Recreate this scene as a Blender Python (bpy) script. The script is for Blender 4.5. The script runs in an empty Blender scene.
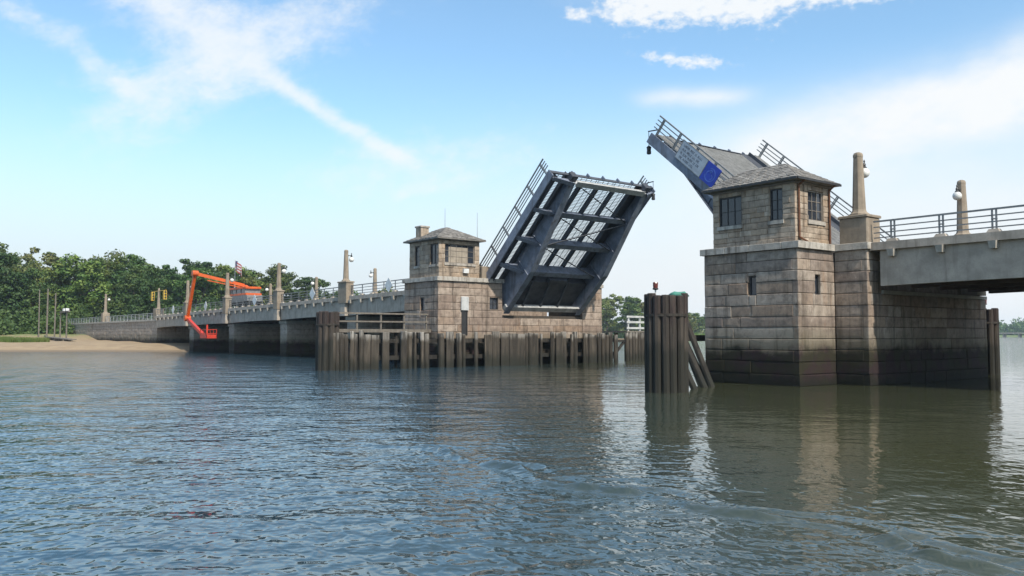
import bpy, math, random
import numpy as np
from mathutils import Vector, Matrix
R_ = math.radians
scn = bpy.context.scene
COL = scn.collection
# world frame: X runs along the bridge towards the near bank, Y across it, water level is z = 0
# ------------------------------------------------------------------ camera
cam_d = bpy.data.cameras.new('camera'); cam = bpy.data.objects.new('camera', cam_d); COL.objects.link(cam)
cam_d.sensor_width = 36.0; cam_d.lens = 850 / 1024 * 36; cam_d.clip_start = 0.1; cam_d.clip_end = 9000
A = R_(38.3)
fwd = Vector((-math.cos(A), math.sin(A), 47 / 850)).normalized()
cam.location = (0, 0, 2.6)
cam.rotation_euler = fwd.to_track_quat('-Z', 'Y').to_euler()
scn.camera = cam
# ------------------------------------------------------------------ sun
SUN_AZ = math.atan2(0.95, -0.12)          # measured from +Y towards +X
SUN_EL = R_(47)
sdir = Vector((math.sin(SUN_AZ) * math.cos(SUN_EL), math.cos(SUN_AZ) * math.cos(SUN_EL), math.sin(SUN_EL)))
sd = bpy.data.lights.new('sun', 'SUN'); sun = bpy.data.objects.new('sun', sd); COL.objects.link(sun)
sd.energy = 3.3; sd.angle = R_(0.8); sd.color = (1.0, 0.93, 0.82)
sun.rotation_euler = sdir.to_track_quat('Z', 'Y').to_euler(); sun.location = (0, 0, 60)
# ------------------------------------------------------------------ view
scn.view_settings.view_transform = 'Standard'; scn.view_settings.look = 'None'
scn.view_settings.gamma = 1.0; scn.view_settings.exposure = 0.55; scn.view_settings.use_curve_mapping = False
scn.render.engine = 'CYCLES'
scn.cycles.use_denoising = True
try: scn.cycles.denoiser = 'OPENIMAGEDENOISE'
except Exception: pass
scn.cycles.max_bounces = 6; scn.cycles.diffuse_bounces = 2; scn.cycles.glossy_bounces = 3
scn.cycles.transmission_bounces = 4; scn.cycles.transparent_max_bounces = 8; scn.cycles.volume_bounces = 0
scn.cycles.sample_clamp_indirect = 6.0
scn.cycles.caustics_reflective = False; scn.cycles.caustics_refractive = False

# ------------------------------------------------------------------ node expression helper
class E_:
    def __init__(s, nt, sock): s.nt = nt; s.s = sock
    def _m(s, op, *a, clamp=False):
        n = s.nt.nodes.new('ShaderNodeMath'); n.operation = op; n.use_clamp = clamp
        for i, v in enumerate((s,) + a):
            if isinstance(v, E_): s.nt.links.new(v.s, n.inputs[i])
            else: n.inputs[i].default_value = v
        return E_(s.nt, n.outputs[0])
    def __add__(s, o): return s._m('ADD', o)
    def __radd__(s, o): return s._m('ADD', o)
    def __sub__(s, o): return s._m('SUBTRACT', o)
    def __rsub__(s, o): return (s * -1.0) + o
    def __mul__(s, o): return s._m('MULTIPLY', o)
    def __rmul__(s, o): return s._m('MULTIPLY', o)
    def __truediv__(s, o): return s._m('DIVIDE', o)
    def mx(s, o): return s._m('MAXIMUM', o)
    def mn(s, o): return s._m('MINIMUM', o)
    def clamp(s): return s._m('ADD', 0.0, clamp=True)
    def ss(s, a, b):                                  # smoothstep from a to b (a may be larger than b)
        n = s.nt.nodes.new('ShaderNodeMapRange'); n.interpolation_type = 'SMOOTHSTEP'
        s.nt.links.new(s.s, n.inputs[0]); lo, hi = min(a, b), max(a, b)
        n.inputs[1].default_value = lo; n.inputs[2].default_value = hi
        n.inputs[3].default_value = 0.0 if a < b else 1.0; n.inputs[4].default_value = 1.0 if a < b else 0.0
        return E_(s.nt, n.outputs[0])
def nd(nt, typ, **kw):
    n = nt.nodes.new(typ)
    for k, v in kw.items(): setattr(n, k, v)
    return n
def vec(nt, x, y, z):
    n = nt.nodes.new('ShaderNodeCombineXYZ')
    for i, v in enumerate((x, y, z)):
        if isinstance(v, E_): nt.links.new(v.s, n.inputs[i])
        else: n.inputs[i].default_value = v
    return n.outputs[0]
def noise(nt, vecsock, scale, detail=4.0, rough=0.55, dist=0.0, out=0):
    n = nt.nodes.new('ShaderNodeTexNoise')
    n.inputs['Scale'].default_value = scale; n.inputs['Detail'].default_value = detail
    n.inputs['Roughness'].default_value = rough; n.inputs['Distortion'].default_value = dist
    if vecsock is not None: nt.links.new(vecsock, n.inputs['Vector'])
    return E_(nt, n.outputs[out])
def mixc(nt, fac, a, b, mode='MIX'):
    n = nt.nodes.new('ShaderNodeMix'); n.data_type = 'RGBA'; n.blend_type = mode
    def put(i, v):
        if isinstance(v, E_): nt.links.new(v.s, n.inputs[i])
        elif hasattr(v, 'links') or hasattr(v, 'is_linked'): nt.links.new(v, n.inputs[i])
        elif isinstance(v, (int, float)): n.inputs[i].default_value = v
        else: n.inputs[i].default_value = (*v, 1.0)
    put(0, fac); put(6, a); put(7, b)
    return n.outputs[2]

# ------------------------------------------------------------------ sky
world = bpy.data.worlds.new('World'); scn.world = world; world.use_nodes = True
nt = world.node_tree; nt.nodes.clear()
sky = nd(nt, 'ShaderNodeTexSky', sky_type='NISHITA', sun_disc=False)
sky.sun_elevation = SUN_EL; sky.sun_rotation = SUN_AZ; sky.altitude = 0.0
sky.air_density = 1.0; sky.dust_density = 1.2; sky.ozone_density = 1.6
tc = nd(nt, 'ShaderNodeTexCoord')
sp = nd(nt, 'ShaderNodeSeparateXYZ'); nt.links.new(tc.outputs['Generated'], sp.inputs[0])
dx, dy, dz = (E_(nt, sp.outputs[i]) for i in range(3))
# azimuth in degrees east of the far bank's bearing, elevation in degrees
ca, sa = math.cos(A), math.sin(A)
az = (dx * sa + dy * ca)._m('ARCTAN2', dy * sa - dx * ca) * (180 / math.pi)
el = dz._m('ARCSINE') * (180 / math.pi)
cvec = vec(nt, az * 0.10, el * 0.22, 0.0)
n_big = noise(nt, cvec, 1.2, 5, 0.6, 0.1)
n_fib = noise(nt, vec(nt, az * 0.12 + el * 0.10, el * 0.22 - az * 0.10, 3.0), 3.4, 7, 0.7, 0.1)
n_cell = noise(nt, vec(nt, az * 0.55, el * 0.9, 7.0), 2.6, 4, 0.6, 0.1)
def streak(a0, e0, a1, e1, w, fade=0.25):
    """a cloud lying along the great arc between two sky positions"""
    L = math.hypot(a1 - a0, e1 - e0); ux, uy = (a1 - a0) / L, (e1 - e0) / L
    wob = (n_big - 0.5) * (w * 1.6)
    u = ((az - a0) * ux + (el - e0) * uy) / L
    v = ((az - a0) * (-uy) + (el - e0) * ux + wob) / w
    along = u.ss(-fade, fade) * u.ss(1 + fade, 1 - fade)
    return (v * v * -1.4)._m('EXPONENT') * along
def add(a, b): return 1.0 - (1.0 - a) * (1.0 - b)
wisp = streak(-26, 22, -17.5, 17.2, 2.6) * 0.8
wisp = add(wisp, streak(-17.8, 17.4, -6.8, 11.4, 0.75, 0.12) * 0.75)
wisp = add(wisp, streak(-27, 12, -10, 22, 2.8) * 0.65)
wisp = add(wisp, streak(-27.5, 16.4, -24, 14.8, 0.9) * 0.6)
wisp = add(wisp, streak(-32, 19, -27, 17, 1.3) * 0.5)
wisp = add(wisp, add(streak(-14, 10, 2, 13, 2.4) * 0.4, streak(-8, 9.5, -2, 10.5, 0.8) * 0.35))
wisp = (wisp * 1.25 + n_fib * 1.3 - 0.78).ss(0.0, 1.15) * 0.85
alto = add(streak(6, 21.6, 18, 20.8, 1.7, 0.14), streak(14, 21.8, 26, 20.6, 1.0, 0.1))
alto = add(alto, streak(3.5, 21.2, 5.5, 20.8, 0.7, 0.3) * 0.7)
alto = add(alto, streak(8.5, 18.2, 14.5, 17.4, 0.5, 0.3) * 0.75)
alto = (alto * 1.2 + n_cell * 1.7 - 1.12).ss(0.0, 0.9) * 0.95
bank = streak(13, 10.8, 36, 15.5, 2.6, 0.2) * 1.0
bank = add(bank, streak(9, 15.6, 15.5, 15.4, 0.65, 0.3) * 0.7)
bank = add(bank, streak(22, 12, 40, 17, 2.0, 0.2) * 0.9)
bank = (bank * 1.25 * (n_big * 0.7 + n_fib * 0.6 + 0.15)).clamp()
veil = (el.ss(19, 3) * az.ss(-18, 24)) * (0.55 + n_big * 0.75)
veil = veil * 0.95
lowair = el.ss(15.5, 2) * 0.97
scat = n_big.ss(0.36, 0.66) * el.ss(19, 32) * (az.ss(-20, 25) * 0.85 + 0.12)
cl = add(add(add(wisp, alto), bank), add(veil, scat)).clamp()
cl = cl * dz.ss(-0.02, 0.02)
white = nd(nt, 'ShaderNodeRGB'); white.outputs[0].default_value = (4.65, 4.8, 4.9, 1)
tint = mixc(nt, 1.0, sky.outputs[0], (0.98, 1.15, 1.13), 'MULTIPLY')
tint = mixc(nt, lowair, tint, (3.75, 4.1, 4.38))
col = mixc(nt, cl, tint, white.outputs[0])
bg = nd(nt, 'ShaderNodeBackground'); bg.inputs[1].default_value = 0.14
nt.links.new(col, bg.inputs[0])
wo = nd(nt, 'ShaderNodeOutputWorld'); nt.links.new(bg.outputs[0], wo.inputs[0])

# ------------------------------------------------------------------ materials
MATS = {}
def base_mat(name):
    m = bpy.data.materials.new(name); m.use_nodes = True; t = m.node_tree; t.nodes.clear()
    o = nd(t, 'ShaderNodeOutputMaterial'); b = nd(t, 'ShaderNodeBsdfPrincipled'); t.links.new(b.outputs[0], o.inputs[0])
    MATS[name] = m; return m, t, b
def objcoord(t):
    return nd(t, 'ShaderNodeNewGeometry').outputs['Position']
def bump(t, b, h, strength, dist=0.02):
    n = nd(t, 'ShaderNodeBump'); n.inputs['Strength'].default_value = strength; n.inputs['Distance'].default_value = dist
    t.links.new(h.s, n.inputs['Height']); t.links.new(n.outputs[0], b.inputs['Normal'])
def rnd(t): return E_(t, nd(t, 'ShaderNodeObjectInfo').outputs['Random'])
def zof(t, p):
    s = nd(t, 'ShaderNodeSeparateXYZ'); t.links.new(p, s.inputs[0]); return [E_(t, s.outputs[i]) for i in range(3)]
def plain(name, c, rough=0.6, metal=0.0, var=0.25, scale=3.0, c2=None, bmp=0.15, streaks=0.0, vary_obj=0.0, sc=(0.07, 0.05, 0.035)):
    m, t, b = base_mat(name); p = objcoord(t)
    n = noise(t, p, scale, 6, 0.65); n2 = noise(t, p, scale * 9, 3, 0.6)
    c2 = c2 or tuple(v * (1 - var) * 0.8 for v in c)
    col = mixc(t, n.ss(0.3, 0.75), c, c2)
    col = mixc(t, n2.ss(0.45, 0.8) * 0.35, col, tuple(v * 0.55 for v in c))
    if vary_obj:
        hv = nd(t, 'ShaderNodeHueSaturation'); r = rnd(t)
        t.links.new(((r - 0.5) * vary_obj + 1.0).s, hv.inputs['Value']); t.links.new(col, hv.inputs['Color']); col = hv.outputs[0]
    if streaks:
        x, y, z = zof(t, p)
        sn = noise(t, vec(t, x * 3.0, y * 3.0, z * 0.22), 1.0, 4, 0.6)
        col = mixc(t, sn.ss(0.5, 0.75) * streaks, col, sc)
    t.links.new(col, b.inputs['Base Color'])
    b.inputs['Roughness'].default_value = rough; b.inputs['Metallic'].default_value = metal
    if bmp: bump(t, b, n2 + n, bmp)
    return m
def stone_mat(name, ca_, cb_, tide=True, cc_=(0.30, 0.20, 0.13), stk=0.7):
    m, t, b = base_mat(name); p = objcoord(t); x, y, z = zof(t, p); r = rnd(t)
    n = noise(t, p, 2.2, 7, 0.7); n2 = noise(t, p, 26, 4, 0.7); n3 = noise(t, p, 0.55, 3, 0.5)
    r2 = (r * 7.31)._m('FRACT', 0.0)
    col = mixc(t, r, ca_, cb_)
    col = mixc(t, r2.ss(0.55, 1.0) * 0.55, col, cc_)
    col = mixc(t, n.ss(0.42, 0.72) * 0.75, col, tuple(v * 0.45 for v in ca_))
    col = mixc(t, n.ss(0.44, 0.28) * 0.5, col, tuple(min(1, v * 1.3) for v in cb_))
    col = mixc(t, n2.ss(0.52, 0.75) * 0.5, col, tuple(v * 0.45 for v in cb_))
    col = mixc(t, n2.ss(0.40, 0.25) * 0.35, col, tuple(min(1, v * 1.5) for v in cb_))
    sn = noise(t, vec(t, x * 2.2, y * 2.2, z * 0.16), 1.0, 5, 0.65)
    col = mixc(t, sn.ss(0.48, 0.70) * stk, col, (0.085, 0.066, 0.05))
    rs = noise(t, vec(t, x * 1.1 + 9.0, y * 1.1, z * 0.35), 1.0, 4, 0.6)
    col = mixc(t, rs.ss(0.58, 0.75) * 0.45, col, (0.23, 0.115, 0.05))
    if tide:
        zz = z + (n3 - 0.5) * 1.1 + (n - 0.5) * 0.9 + (n2 - 0.5) * 0.5
        g = noise(t, p, 0.9, 4, 0.6)
        dark = mixc(t, g.ss(0.42, 0.62), (0.020, 0.019, 0.010), (0.024, 0.012, 0.016))
        dark = mixc(t, n2.ss(0.5, 0.8) * 0.6, dark, (0.045, 0.042, 0.028))
        col = mixc(t, zz.ss(3.3, 2.0) * 0.45, col, (0.085, 0.085, 0.045))
        col = mixc(t, zz.ss(2.25, 1.55) * 0.95, col, dark)
        col = mixc(t, zz.ss(0.75, 0.15) * 0.8, col, (0.010, 0.011, 0.008))
    t.links.new(col, b.inputs['Base Color']); b.inputs['Roughness'].default_value = 0.85; b.inputs['Specular IOR Level'].default_value = 0.25
    bump(t, b, n * 1.2 + n2 * 0.5, 0.55, 0.05)
    return m
stone_mat('granite', (0.25, 0.195, 0.16), (0.42, 0.355, 0.29))
stone_mat('granite_far', (0.255, 0.19, 0.15), (0.41, 0.33, 0.265))
stone_mat('granite_house', (0.31, 0.24, 0.18), (0.48, 0.39, 0.30), tide=False, cc_=(0.36, 0.25, 0.16))
stone_mat('string_stone', (0.42, 0.385, 0.335), (0.47, 0.43, 0.375), tide=False, cc_=(0.36, 0.31, 0.26))
stone_mat('mortar', (0.07, 0.06, 0.05), (0.07, 0.06, 0.05))
stone_mat('grey_stone', (0.38, 0.32, 0.265), (0.48, 0.41, 0.345), cc_=(0.26, 0.21, 0.17), stk=0.25)
plain('concrete', (0.45, 0.385, 0.315), 0.85, var=0.2, scale=1.2, streaks=0.55, sc=(0.13, 0.105, 0.085))
plain('concrete_warm', (0.31, 0.25, 0.185), 0.85, var=0.2, scale=1.6, streaks=0.5, sc=(0.15, 0.11, 0.08))
plain('concrete_pale', (0.46, 0.42, 0.36), 0.85, var=0.2, scale=1.5, streaks=0.4, sc=(0.17, 0.14, 0.11))
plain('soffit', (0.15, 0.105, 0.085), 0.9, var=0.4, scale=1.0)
plain('asphalt', (0.055, 0.054, 0.052), 0.9, scale=6)
plain('rail_metal', (0.27, 0.27, 0.265), 0.5, metal=0.3, var=0.3, scale=4, bmp=0.05)
plain('rail_white', (0.55, 0.55, 0.53), 0.6, var=0.2, scale=2, bmp=0.05)
plain('steel_blue', (0.22, 0.25, 0.315), 0.5, metal=0.1, var=0.35, scale=1.5, streaks=0.6, bmp=0.06, sc=(0.07, 0.055, 0.05))
plain('steel_dark', (0.075, 0.082, 0.098), 0.6, metal=0.1, var=0.4, scale=1.5, bmp=0.06)
plain('steel_pale', (0.46, 0.46, 0.45), 0.55, var=0.25, scale=2, streaks=0.35, bmp=0.05)
plain('grating', (0.50, 0.48, 0.45), 0.55, metal=0.0, var=0.25, scale=2, bmp=0.0)
plain('slate', (0.26, 0.24, 0.215), 0.75, var=0.35, scale=2.5, vary_obj=0.5, streaks=0.3)
plain('frame_dark', (0.035, 0.034, 0.034), 0.5, bmp=0.03)
plain('frame_tan', (0.27, 0.23, 0.19), 0.6, bmp=0.05)
plain('rust', (0.16, 0.065, 0.028), 0.7, var=0.4, scale=5)
plain('orange_paint', (0.66, 0.11, 0.015), 0.42, var=0.12, scale=2, bmp=0.03)
plain('red_paint', (0.62, 0.05, 0.025), 0.45, var=0.12, scale=2, bmp=0.03)
plain('white_paint', (0.78, 0.78, 0.76), 0.5, var=0.12, scale=2, bmp=0.03)
plain('tyre', (0.02, 0.02, 0.02), 0.8, bmp=0.05)
plain('sign_white', (0.42, 0.46, 0.51), 0.5, var=0.08, scale=2, bmp=0.0)
plain('sign_text', (0.07, 0.08, 0.11), 0.6, bmp=0.0)
plain('sign_blue', (0.012, 0.045, 0.42), 0.45, var=0.1, scale=2, bmp=0.0)
plain('sign_emblem', (0.07, 0.15, 0.56), 0.5, bmp=0.0)
plain('yellow_paint', (0.62, 0.40, 0.05), 0.5, bmp=0.03)
plain('green_cloth', (0.07, 0.25, 0.19), 0.8, bmp=0.2)
plain('red_lens', (0.16, 0.03, 0.02), 0.3, bmp=0.0)
plain('globe', (0.78, 0.77, 0.72), 0.3, var=0.1, scale=3, bmp=0.0)
plain('bark', (0.10, 0.08, 0.06), 0.9, scale=3, bmp=0.4)
plain('grey_wood', (0.19, 0.165, 0.135), 0.85, scale=3, bmp=0.3, streaks=0.4)
plain('blind', (0.38, 0.32, 0.25), 0.7, scale=2)
plain('flag_red', (0.50, 0.10, 0.10), 0.8, bmp=0); plain('flag_white', (0.75, 0.72, 0.7), 0.8, bmp=0); plain('flag_blue', (0.08, 0.09, 0.2), 0.8, bmp=0)
def wood_mat(name, hi, mid, low, ztop, band, zlow=(1.0, 0.25)):
    m, t, b = base_mat(name); p = objcoord(t); x, y, z = zof(t, p); r = rnd(t)
    g = noise(t, vec(t, x * 3.6, y * 3.6, z * 0.30), 1.0, 5, 0.65)
    n = noise(t, p, 1.3, 4, 0.6); n2 = noise(t, p, 14, 3, 0.6)
    zz = z + (n - 0.5) * 0.7 + (r - 0.5) * 0.5
    col = mixc(t, zz.ss(ztop - band - 0.25, ztop - band + 0.2), mid, hi)
    col = mixc(t, g.ss(0.46, 0.60) * 0.85, col, tuple(v * 0.22 for v in mid))
    col = mixc(t, g.ss(0.45, 0.30) * 0.65, col, tuple(v * 2.4 for v in mid))
    col = mixc(t, (r * 5.7)._m('FRACT', 0.0) * 0.6, col, tuple(v * 0.5 for v in mid))
    col = mixc(t, n2.ss(0.5, 0.8) * 0.4, col, tuple(min(1, v * 1.6) for v in mid))
    col = mixc(t, zz.ss(*zlow) * 0.85, col, low)
    t.links.new(col, b.inputs['Base Color']); b.inputs['Roughness'].default_value = 0.85
    bump(t, b, g + n2 * 0.4, 0.7, 0.04)
wood_mat('fender_wood', (0.36, 0.33, 0.29), (0.070, 0.056, 0.041), (0.012, 0.013, 0.007), 2.8, 0.36, (1.3, 0.3))
wood_mat('dolphin_wood', (0.044, 0.026, 0.024), (0.066, 0.052, 0.040), (0.013, 0.013, 0.008), 4.5, 1.1, (2.5, 1.9))
wood_mat('dark_wood', (0.045, 0.036, 0.028), (0.036, 0.030, 0.023), (0.014, 0.015, 0.010), 3.0, 0.5)
m, t, b = base_mat('window_glass'); b.inputs['Base Color'].default_value = (0.03, 0.035, 0.045, 1); b.inputs['Roughness'].default_value = 0.06
b.inputs['Specular IOR Level'].default_value = 0.6
p = objcoord(t); bump(t, b, noise(t, p, 1.2, 2), 0.08, 0.05)
def leaf_mat(name, c1, c2):
    m, t, b = base_mat(name); p = objcoord(t); r = rnd(t)
    n = noise(t, p, 0.35, 3, 0.6); n2 = noise(t, p, 2.5, 2, 0.6)
    col = mixc(t, n.ss(0.35, 0.7), c1, c2)
    col = mixc(t, n2.ss(0.4, 0.8) * 0.5, col, tuple(v * 0.6 for v in c1))
    hv = nd(t, 'ShaderNodeHueSaturation'); t.links.new(((r - 0.5) * 0.6 + 1.0).s, hv.inputs['Value'])
    t.links.new(((r * 3.7)._m('FRACT', 0.0) * 0.05 + 0.475).s, hv.inputs['Hue']); t.links.new(col, hv.inputs['Color'])
    t.links.new(hv.outputs[0], b.inputs['Base Color']); b.inputs['Roughness'].default_value = 0.65
    tr = nd(t, 'ShaderNodeBsdfTranslucent'); t.links.new(hv.outputs[0], tr.inputs[0])
    mx = nd(t, 'ShaderNodeMixShader'); mx.inputs[0].default_value = 0.25
    o = [n_ for n_ in t.nodes if n_.type == 'OUTPUT_MATERIAL'][0]
    t.links.new(b.outputs[0], mx.inputs[1]); t.links.new(tr.outputs[0], mx.inputs[2]); t.links.new(mx.outputs[0], o.inputs[0])
leaf_mat('leaf_green', (0.066, 0.125, 0.022), (0.16, 0.20, 0.036))
leaf_mat('leaf_deep', (0.046, 0.095, 0.022), (0.09, 0.14, 0.03))
leaf_mat('leaf_olive', (0.105, 0.14, 0.032), (0.185, 0.19, 0.055))
leaf_mat('grass_blade', (0.10, 0.17, 0.03), (0.18, 0.22, 0.05))
# ground: sand near the bridge, meadow and marsh inland
m, t, b = base_mat('land'); p = objcoord(t); at = nd(t, 'ShaderNodeAttribute', attribute_name='sand'); sf = E_(t, at.outputs['Fac'])
n = noise(t, p, 0.5, 6, 0.65); n2 = noise(t, p, 7, 4, 0.7)
sand = mixc(t, n.ss(0.3, 0.7), (0.34, 0.25, 0.15), (0.26, 0.185, 0.11)); sand = mixc(t, n2.ss(0.55, 0.8) * 0.4, sand, (0.19, 0.14, 0.09))
x, y, z = zof(t, p); sand = mixc(t, (z + (n - 0.5) * 0.3).ss(0.42, 0.1), sand, (0.17, 0.125, 0.08))
gr = mixc(t, n.ss(0.3, 0.7), (0.10, 0.16, 0.035), (0.17, 0.19, 0.06)); gr = mixc(t, n2.ss(0.5, 0.8) * 0.5, gr, (0.06, 0.08, 0.025))
t.links.new(mixc(t, (sf + (n - 0.5) * 0.5).ss(0.35, 0.6), gr, sand), b.inputs['Base Color']); b.inputs['Roughness'].default_value = 0.95
bump(t, b, n2 + n, 0.4, 0.1)
# tidal water
m, t, b = base_mat('water'); p = objcoord(t); x, y, z = zof(t, p)
at = nd(t, 'ShaderNodeAttribute', attribute_name='rough'); rf = E_(t, at.outputs['Fac'])
n = noise(t, vec(t, x * 0.62 + y * 0.78, (y * 0.62 - x * 0.78) * 1.7, 0.0), 1.1, 2, 0.5, 0.5)
n2 = noise(t, vec(t, x * 0.9 - y * 0.4, (y * 0.9 + x * 0.4) * 1.5, 0.0), 3.6, 1, 0.5, 0.3)
n3 = noise(t, p, 0.22, 3, 0.5)
nL = noise(t, vec(t, x * 0.62 + y * 0.78, (y * 0.62 - x * 0.78) * 1.8, 4.0), 0.30, 2, 0.5, 0.3)
h = n * 0.50 + n2 * 0.30 + nL * 1.3
bp = nd(t, 'ShaderNodeBump'); bp.inputs['Distance'].default_value = 0.11
t.links.new((rf * (0.55 + n3 * 0.9)).clamp().s, bp.inputs['Strength']); t.links.new(h.s, bp.inputs['Height']); t.links.new(bp.outputs[0], b.inputs['Normal'])
refl_noise = noise(t, p, 0.05, 3, 0.5)
t.links.new(mixc(t, (x * 0.62 + y * 0.785 + (refl_noise - 0.5) * 12.0).ss(9.0, -5.0), (0.050, 0.054, 0.028), (0.030, 0.062, 0.086)), b.inputs['Base Color'])  # sky and pier reflections painted into the base colour as a blue-to-olive shift
b.inputs['Roughness'].default_value = 0.04; b.inputs['IOR'].default_value = 1.333

# ------------------------------------------------------------------ mesh building
ORG = {}
class MB:
    def __init__(s): s.v = []; s.f = []
    def add(s, vs, fs):
        o = len(s.v); s.v += [tuple(v) for v in vs]; s.f += [tuple(i + o for i in f) for f in fs]; return s
    def hexa(s, a):                       # 8 points: bottom ring 0-3, top ring 4-7
        return s.add(a, [(3, 2, 1, 0), (4, 5, 6, 7), (0, 1, 5, 4), (1, 2, 6, 5), (2, 3, 7, 6), (3, 0, 4, 7)])
    def box(s, x0, x1, y0, y1, z0, z1):
        return s.hexa([(x0, y0, z0), (x1, y0, z0), (x1, y1, z0), (x0, y1, z0), (x0, y0, z1), (x1, y0, z1), (x1, y1, z1), (x0, y1, z1)])
    def bbox(s, x0, x1, y0, y1, z0, z1, c=0.03):   # box with chamfered edges on the vertical sides and top
        r0 = [(x0 + c, y0), (x1 - c, y0), (x1, y0 + c), (x1, y1 - c), (x1 - c, y1), (x0 + c, y1), (x0, y1 - c), (x0, y0 + c)]
        r1 = [(x0 + 2 * c, y0 + c), (x1 - 2 * c, y0 + c), (x1 - c, y0 + 2 * c), (x1 - c, y1 - 2 * c), (x1 - 2 * c, y1 - c), (x0 + 2 * c, y1 - c), (x0 + c, y1 - 2 * c), (x0 + c, y0 + 2 * c)]
        rings = [[(x, y, z0) for x, y in r0], [(x, y, z1 - c) for x, y in r0], [(x, y, z1) for x, y in r1]]
        return s.loft(rings)
    def loft(s, rings, cap=True):
        n = len(rings[0]); vs = [p for r in rings for p in r]; fs = []
        for k in range(len(rings) - 1):
            for i in range(n):
                j = (i + 1) % n; fs.append((k * n + i, k * n + j, (k + 1) * n + j, (k + 1) * n + i))
        if cap: fs.append(tuple(range(n - 1, -1, -1))); fs.append(tuple((len(rings) - 1) * n + i for i in range(n)))
        return s.add(vs, fs)
    def lathe(s, c, prof, n=12, jit=0, rng=None):
        rr = []
        for r, z in prof:
            rr.append([(c[0] + r * math.cos(2 * math.pi * i / n + .39) * (1 + (rng.uniform(-jit, jit) if rng else 0)), c[1] + r * math.sin(2 * math.pi * i / n + .39), c[2] + z) for i in range(n)])
        return s.loft(rr)
    def tube(s, p0, p1, r0, r1=None, n=8):
        r1 = r0 if r1 is None else r1
        p0 = Vector(p0); p1 = Vector(p1); d = (p1 - p0).normalized()
        u = d.orthogonal().normalized(); w = d.cross(u)
        ring = lambda p, r: [tuple(p + (u * math.cos(2 * math.pi * i / n) + w * math.sin(2 * math.pi * i / n)) * r) for i in range(n)]
        return s.loft([ring(p0, r0), ring(p1, r1)])
    def bar(s, p0, p1, w, h, up=(0, 0, 1)):        # rectangular bar, w across and h along 'up'
        p0 = Vector(p0); p1 = Vector(p1); d = (p1 - p0).normalized(); u = d.cross(Vector(up)).normalized(); k = u.cross(d)
        q = lambda p: [tuple(p + u * a * w / 2 + k * c * h / 2) for a, c in ((-1, -1), (1, -1), (1, 1), (-1, 1))]
        return s.loft([q(p0), q(p1)])
    def ball(s, c, r, n=12, m=8):
        return s.lathe(c, [(max(1e-3, r * math.sin(math.pi * k / m)), -r * math.cos(math.pi * k / m)) for k in range(m + 1)], n)
    def poly(s, pts, ext):                           # flat polygon extruded by a vector
        e = Vector(ext); return s.loft([pts, [tuple(Vector(p) + e) for p in pts]])
    def build(s, name, mat, parent=None, smooth=False):
        o0 = ORG.get(parent.name, Vector()) if parent else Vector()
        me = bpy.data.meshes.new(name); me.from_pydata([(v[0] - o0[0], v[1] - o0[1], v[2] - o0[2]) for v in s.v], [], s.f)
        if mat: me.materials.append(MATS[mat])
        if smooth: me.polygons.foreach_set('use_smooth', [True] * len(me.polygons))
        me.update()
        ob = bpy.data.objects.new(name, me); COL.objects.link(ob)
        if parent: ob.parent = parent; ORG[ob.name] = o0
        else: ORG[ob.name] = Vector()
        return ob
def fixn(ob):                                        # consistent outward normals
    import bmesh
    bm = bmesh.new(); bm.from_mesh(ob.data); bmesh.ops.recalc_face_normals(bm, faces=bm.faces); bm.to_mesh(ob.data); bm.free(); return ob
def tag(o, label, cat=None, group=None, kind=None):
    o['label'] = label
    if cat: o['category'] = cat
    if group: o['group'] = group
    if kind: o['kind'] = kind
    return o
def thing(name, label, cat, loc=(0, 0, 0), group=None, rot=None, local=False):
    o = bpy.data.objects.new(name, None); COL.objects.link(o); o.location = loc; o.empty_display_size = 0.5
    if rot: o.rotation_euler = rot
    ORG[o.name] = Vector() if local else Vector(loc)
    return tag(o, label, cat, group)
def subempty(name, parent):
    o = bpy.data.objects.new(name, None); COL.objects.link(o); o.parent = parent; o.empty_display_size = 0.2
    ORG[o.name] = ORG[parent.name]; return o
def box(name, mat, parent, *a): return MB().box(*a).build(name, mat, parent)
def copies(name, mesh, parent, pts, rotz=0.0):       # alike pieces share their mesh
    o0 = ORG[parent.name]
    for p in pts:
        o = bpy.data.objects.new(name, mesh); COL.objects.link(o); o.parent = parent; ORG[o.name] = o0
        o.location = Vector(p) - o0; o.rotation_euler = (0, 0, rotz)
def piece_mesh(name, mb, mat):
    me = bpy.data.meshes.new(name); me.from_pydata(mb.v, [], mb.f); me.materials.append(MATS[mat]); me.update(); return me
def structure(o): o['kind'] = 'structure'; return o

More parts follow.
